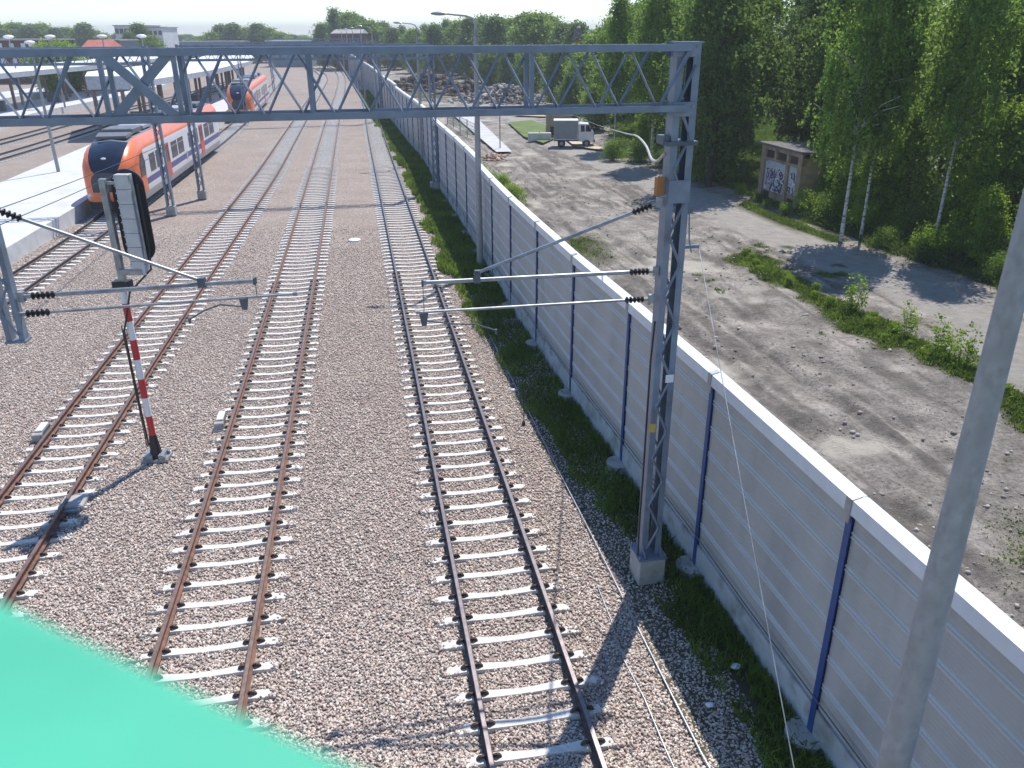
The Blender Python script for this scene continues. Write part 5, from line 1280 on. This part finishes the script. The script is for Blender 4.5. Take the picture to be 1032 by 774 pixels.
def heap(name, label, cx, cy, lx, ly, h, n, m, sz):
    N = n; u = rng.normal(0,.42,N); v = rng.normal(0,.42,N); X = cx+u*lx; Y = cy+v*ly; Z = -.3+h*np.exp(-(u*u+v*v)*2.2)*rng.random(N)
    base = np.array([(a,b,c) for c in (-1,1) for b in (-1,1) for a in (-1,1)], float)*.5; s = sz*rng.uniform(.3,1.2,(N,1,1))*rng.uniform(.3,1.4,(N,1,3)); vv = base[None]*rng.uniform(.6,1.2,(N,8,3))*s
    a = rng.random(N)*6.28; t = rng.normal(0,.5,N); c_, s_ = np.cos(a)[:,None], np.sin(a)[:,None]; ct, st_ = np.cos(t)[:,None], np.sin(t)[:,None]
    x1 = vv[...,0]*ct-vv[...,2]*st_; z1 = vv[...,0]*st_+vv[...,2]*ct; x2 = x1*c_-vv[...,1]*s_; y2 = x1*s_+vv[...,1]*c_
    P_ = np.stack([x2+X[:,None], y2+Y[:,None], z1+Z[:,None]], -1).reshape(-1,3)
    f = np.array([(0,2,3,1),(4,5,7,6),(0,1,5,4),(2,6,7,3),(0,4,6,2),(1,3,7,5)]); q_ = (np.arange(N)[:,None,None]*8+f[None]).reshape(-1,4)
    tag(link_mesh(name, fastmesh(name, P_, q_, m)), label, 'rubble', kind='stuff')
dk = mat('dark_rubble', (.11,.085,.07), .9, 0, .4, .5, island=.6); lt = mat('pale_rubble', (.27,.25,.23), .9, 0, .3, .5, island=.6)
heap('rubble_heap', 'long dark heap of broken timber and rubble beyond the barrier', -15, 152, 9, 7, 2.8, 1300, dk, .9)
heap('rubble_heap', 'dark rubble heap between the long heap and the pale one', -6.5, 140, 5, 5, 2.2, 700, dk, .8)
heap('rubble_heap', 'pale heap of concrete rubble in front of the far wood', -1.2, 126, 7.5, 7, 2.4, 2600, lt, .5)
heap('rubble_heap', 'low pile of pinkish rubble beside the concrete path', -1.4, 66.5, 1.6, 2.2, .5, 220, mat('pink_rubble', (.36,.26,.2), .9, 0, .3, 1, island=.4), .3)

# ------------------------------------------------------------------ far buildings
small_box_house('station_building', 'long brick building with flat roof behind the left platform roof', 'building', -118, -96.5, 180, 14, 8.0, M['brick'], M['roof_grey'], wins=9, rows=2, winm='white', ww=.9, wh=1.8)
small_box_house('house', 'low house with bright red sloping roof left of the white apartment block', 'house', -92.5, -87, 188, 9, 5.4, M['brick'], M['roof_red'], wins=3, gable=2.6, over=.8)
small_box_house('dark_building', 'low dark blue-grey building between the red roof and the white block', 'building', -95.5, -91, 204, 10, 7.7, M['steel_dark'], M['roof_grey'], wins=3)
small_box_house('apartment_block', 'white multi-storey apartment block on the skyline behind dark trees', 'building', -117.5, -109.5, 262, 14, 11.3, M['plaster'], M['roof_grey'], wins=6, rows=4, wh=1.4, ww=1.1)
small_box_house('apartment_block', 'lower white block right of the taller one, mostly behind dark trees', 'building', -109.3, -105, 266, 12, 10.8, M['plaster'], M['roof_grey'], wins=3, rows=3)
small_box_house('signal_box', 'dark red brick signal box with grey hipped roof at the end of the yard', 'building', -46.6, -39.6, 232, 9, 9.0, M['brick'], M['roof_grey'], wins=5, rows=2, gable=1.0, over=.7, winm='black', wh=1.5)
small_box_house('depot', 'long low grey building with pale roof left of the signal box', 'building', -73, -60, 262, 12, 6.9, mat('depot_grey', (.2,.24,.3), .7), mat('depot_roof', (.6,.64,.7), .6), wins=8)
small_box_house('depot', 'blue-grey warehouse low on the skyline left of the long depot', 'building', -109, -88, 285, 12, 6.6, mat('depot_grey2', (.16,.2,.27), .7), mat('depot_roof2', (.3,.34,.4), .6), wins=8)
cm = [mat('car_'+n_, c_, .3) for n_, c_ in (('silver',(.4,.41,.43)),('red',(.4,.04,.03)),('white',(.7,.7,.7)),('dark',(.05,.06,.08)))]
def car(x, y, m, rz):
    b = MB(); b.box((0,0,.6),(4.2,1.75,.6))
    root = thing('parked_car', 'tiny parked car in the far row behind the platform roofs', 'car', (x,y,-.2), 'parked cars beyond the platforms'); root.rotation_euler.z = rz
    b.build('body', m, root, (0,0,0), bevel=.15)
    b = MB(); b.add([(-1.5,-.8,.9),(1.2,-.8,.9),(1.2,.8,.9),(-1.5,.8,.9),(-1,-.65,1.42),(.6,-.65,1.42),(.6,.65,1.42),(-1,.65,1.42)], [(0,1,5,4),(1,2,6,5),(2,3,7,6),(3,0,4,7),(4,5,6,7),(0,3,2,1)]); b.build('cabin', M['glass'], root, (0,0,0))
    for xx in (-1.3,1.3):
        for s in (-1,1): b = MB(); b.tube([V(xx,s*.7,.32),V(xx,s*.9,.32)], .32, 10); b.build('wheel', M['black'], root, (0,0,0))
for k in range(16): car(-143+k*2.6+random.uniform(-.4,.4), 330+random.uniform(-1,1)+(k%3)*5, cm[(k*7)%4], random.uniform(1.2,1.7))

# ------------------------------------------------------------------ green bridge parapet under the camera
def parapet():
    p = Vector((-.25,.31,H-.25)); q = Vector((-.06,.222,H-.25)); d = (q-p).normalized(); n = Vector((d.y,-d.x,0))
    if n.y > 0: n = -n
    p = p-n*.013; q = q-n*.004; d = (q-p).normalized(); n = Vector((d.y,-d.x,0)); n = -n if n.y > 0 else n; a = p-d*1.6; e = q+d*.9; org = tuple(a); root = thing('bridge_railing', 'bright green painted bridge railing, blurred in the lower left corner', 'railing', org)
    b = MB(); k = 12; prof = [(0,-.05),(0,-.012),(.012,0),(.34,.0),(.34,-.05)]
    for P_ in (a, e):
        for o, z in prof: v_ = P_+n*o+V(0,0,z); b.v.append(tuple(v_))
    m_ = len(prof)
    for j in range(m_): b.f.append((j,(j+1)%m_,m_+(j+1)%m_,m_+j)); b.m.append(0)
    b.f += [tuple(range(m_))[::-1], tuple(range(m_,2*m_))]; b.m += [0,0]; b.build('top_rail', M['green_paint'], root, org)
    b = MB(); b.bar(a+n*.1-V(0,0,.6), e+n*.1-V(0,0,.6), .02, 1.1); b.build('panel', M['green_paint'], root, org)
parapet()

# ------------------------------------------------------------------ air
def haze():
    b = MB(); b.box((0,1300,14.5), (5200,3600,32)); m = bpy.data.materials.new('haze_air'); m.use_nodes = True; n = m.node_tree
    n.nodes.remove(n.nodes['Principled BSDF']); v = n.nodes.new('ShaderNodeVolumePrincipled'); v.inputs['Color'].default_value = (.97,.985,1,1); v.inputs['Density'].default_value = .0006
    n.links.new(v.outputs[0], n.nodes['Material Output'].inputs['Volume'])
    tag(b.build('haze', m), kind='stuff')
haze()
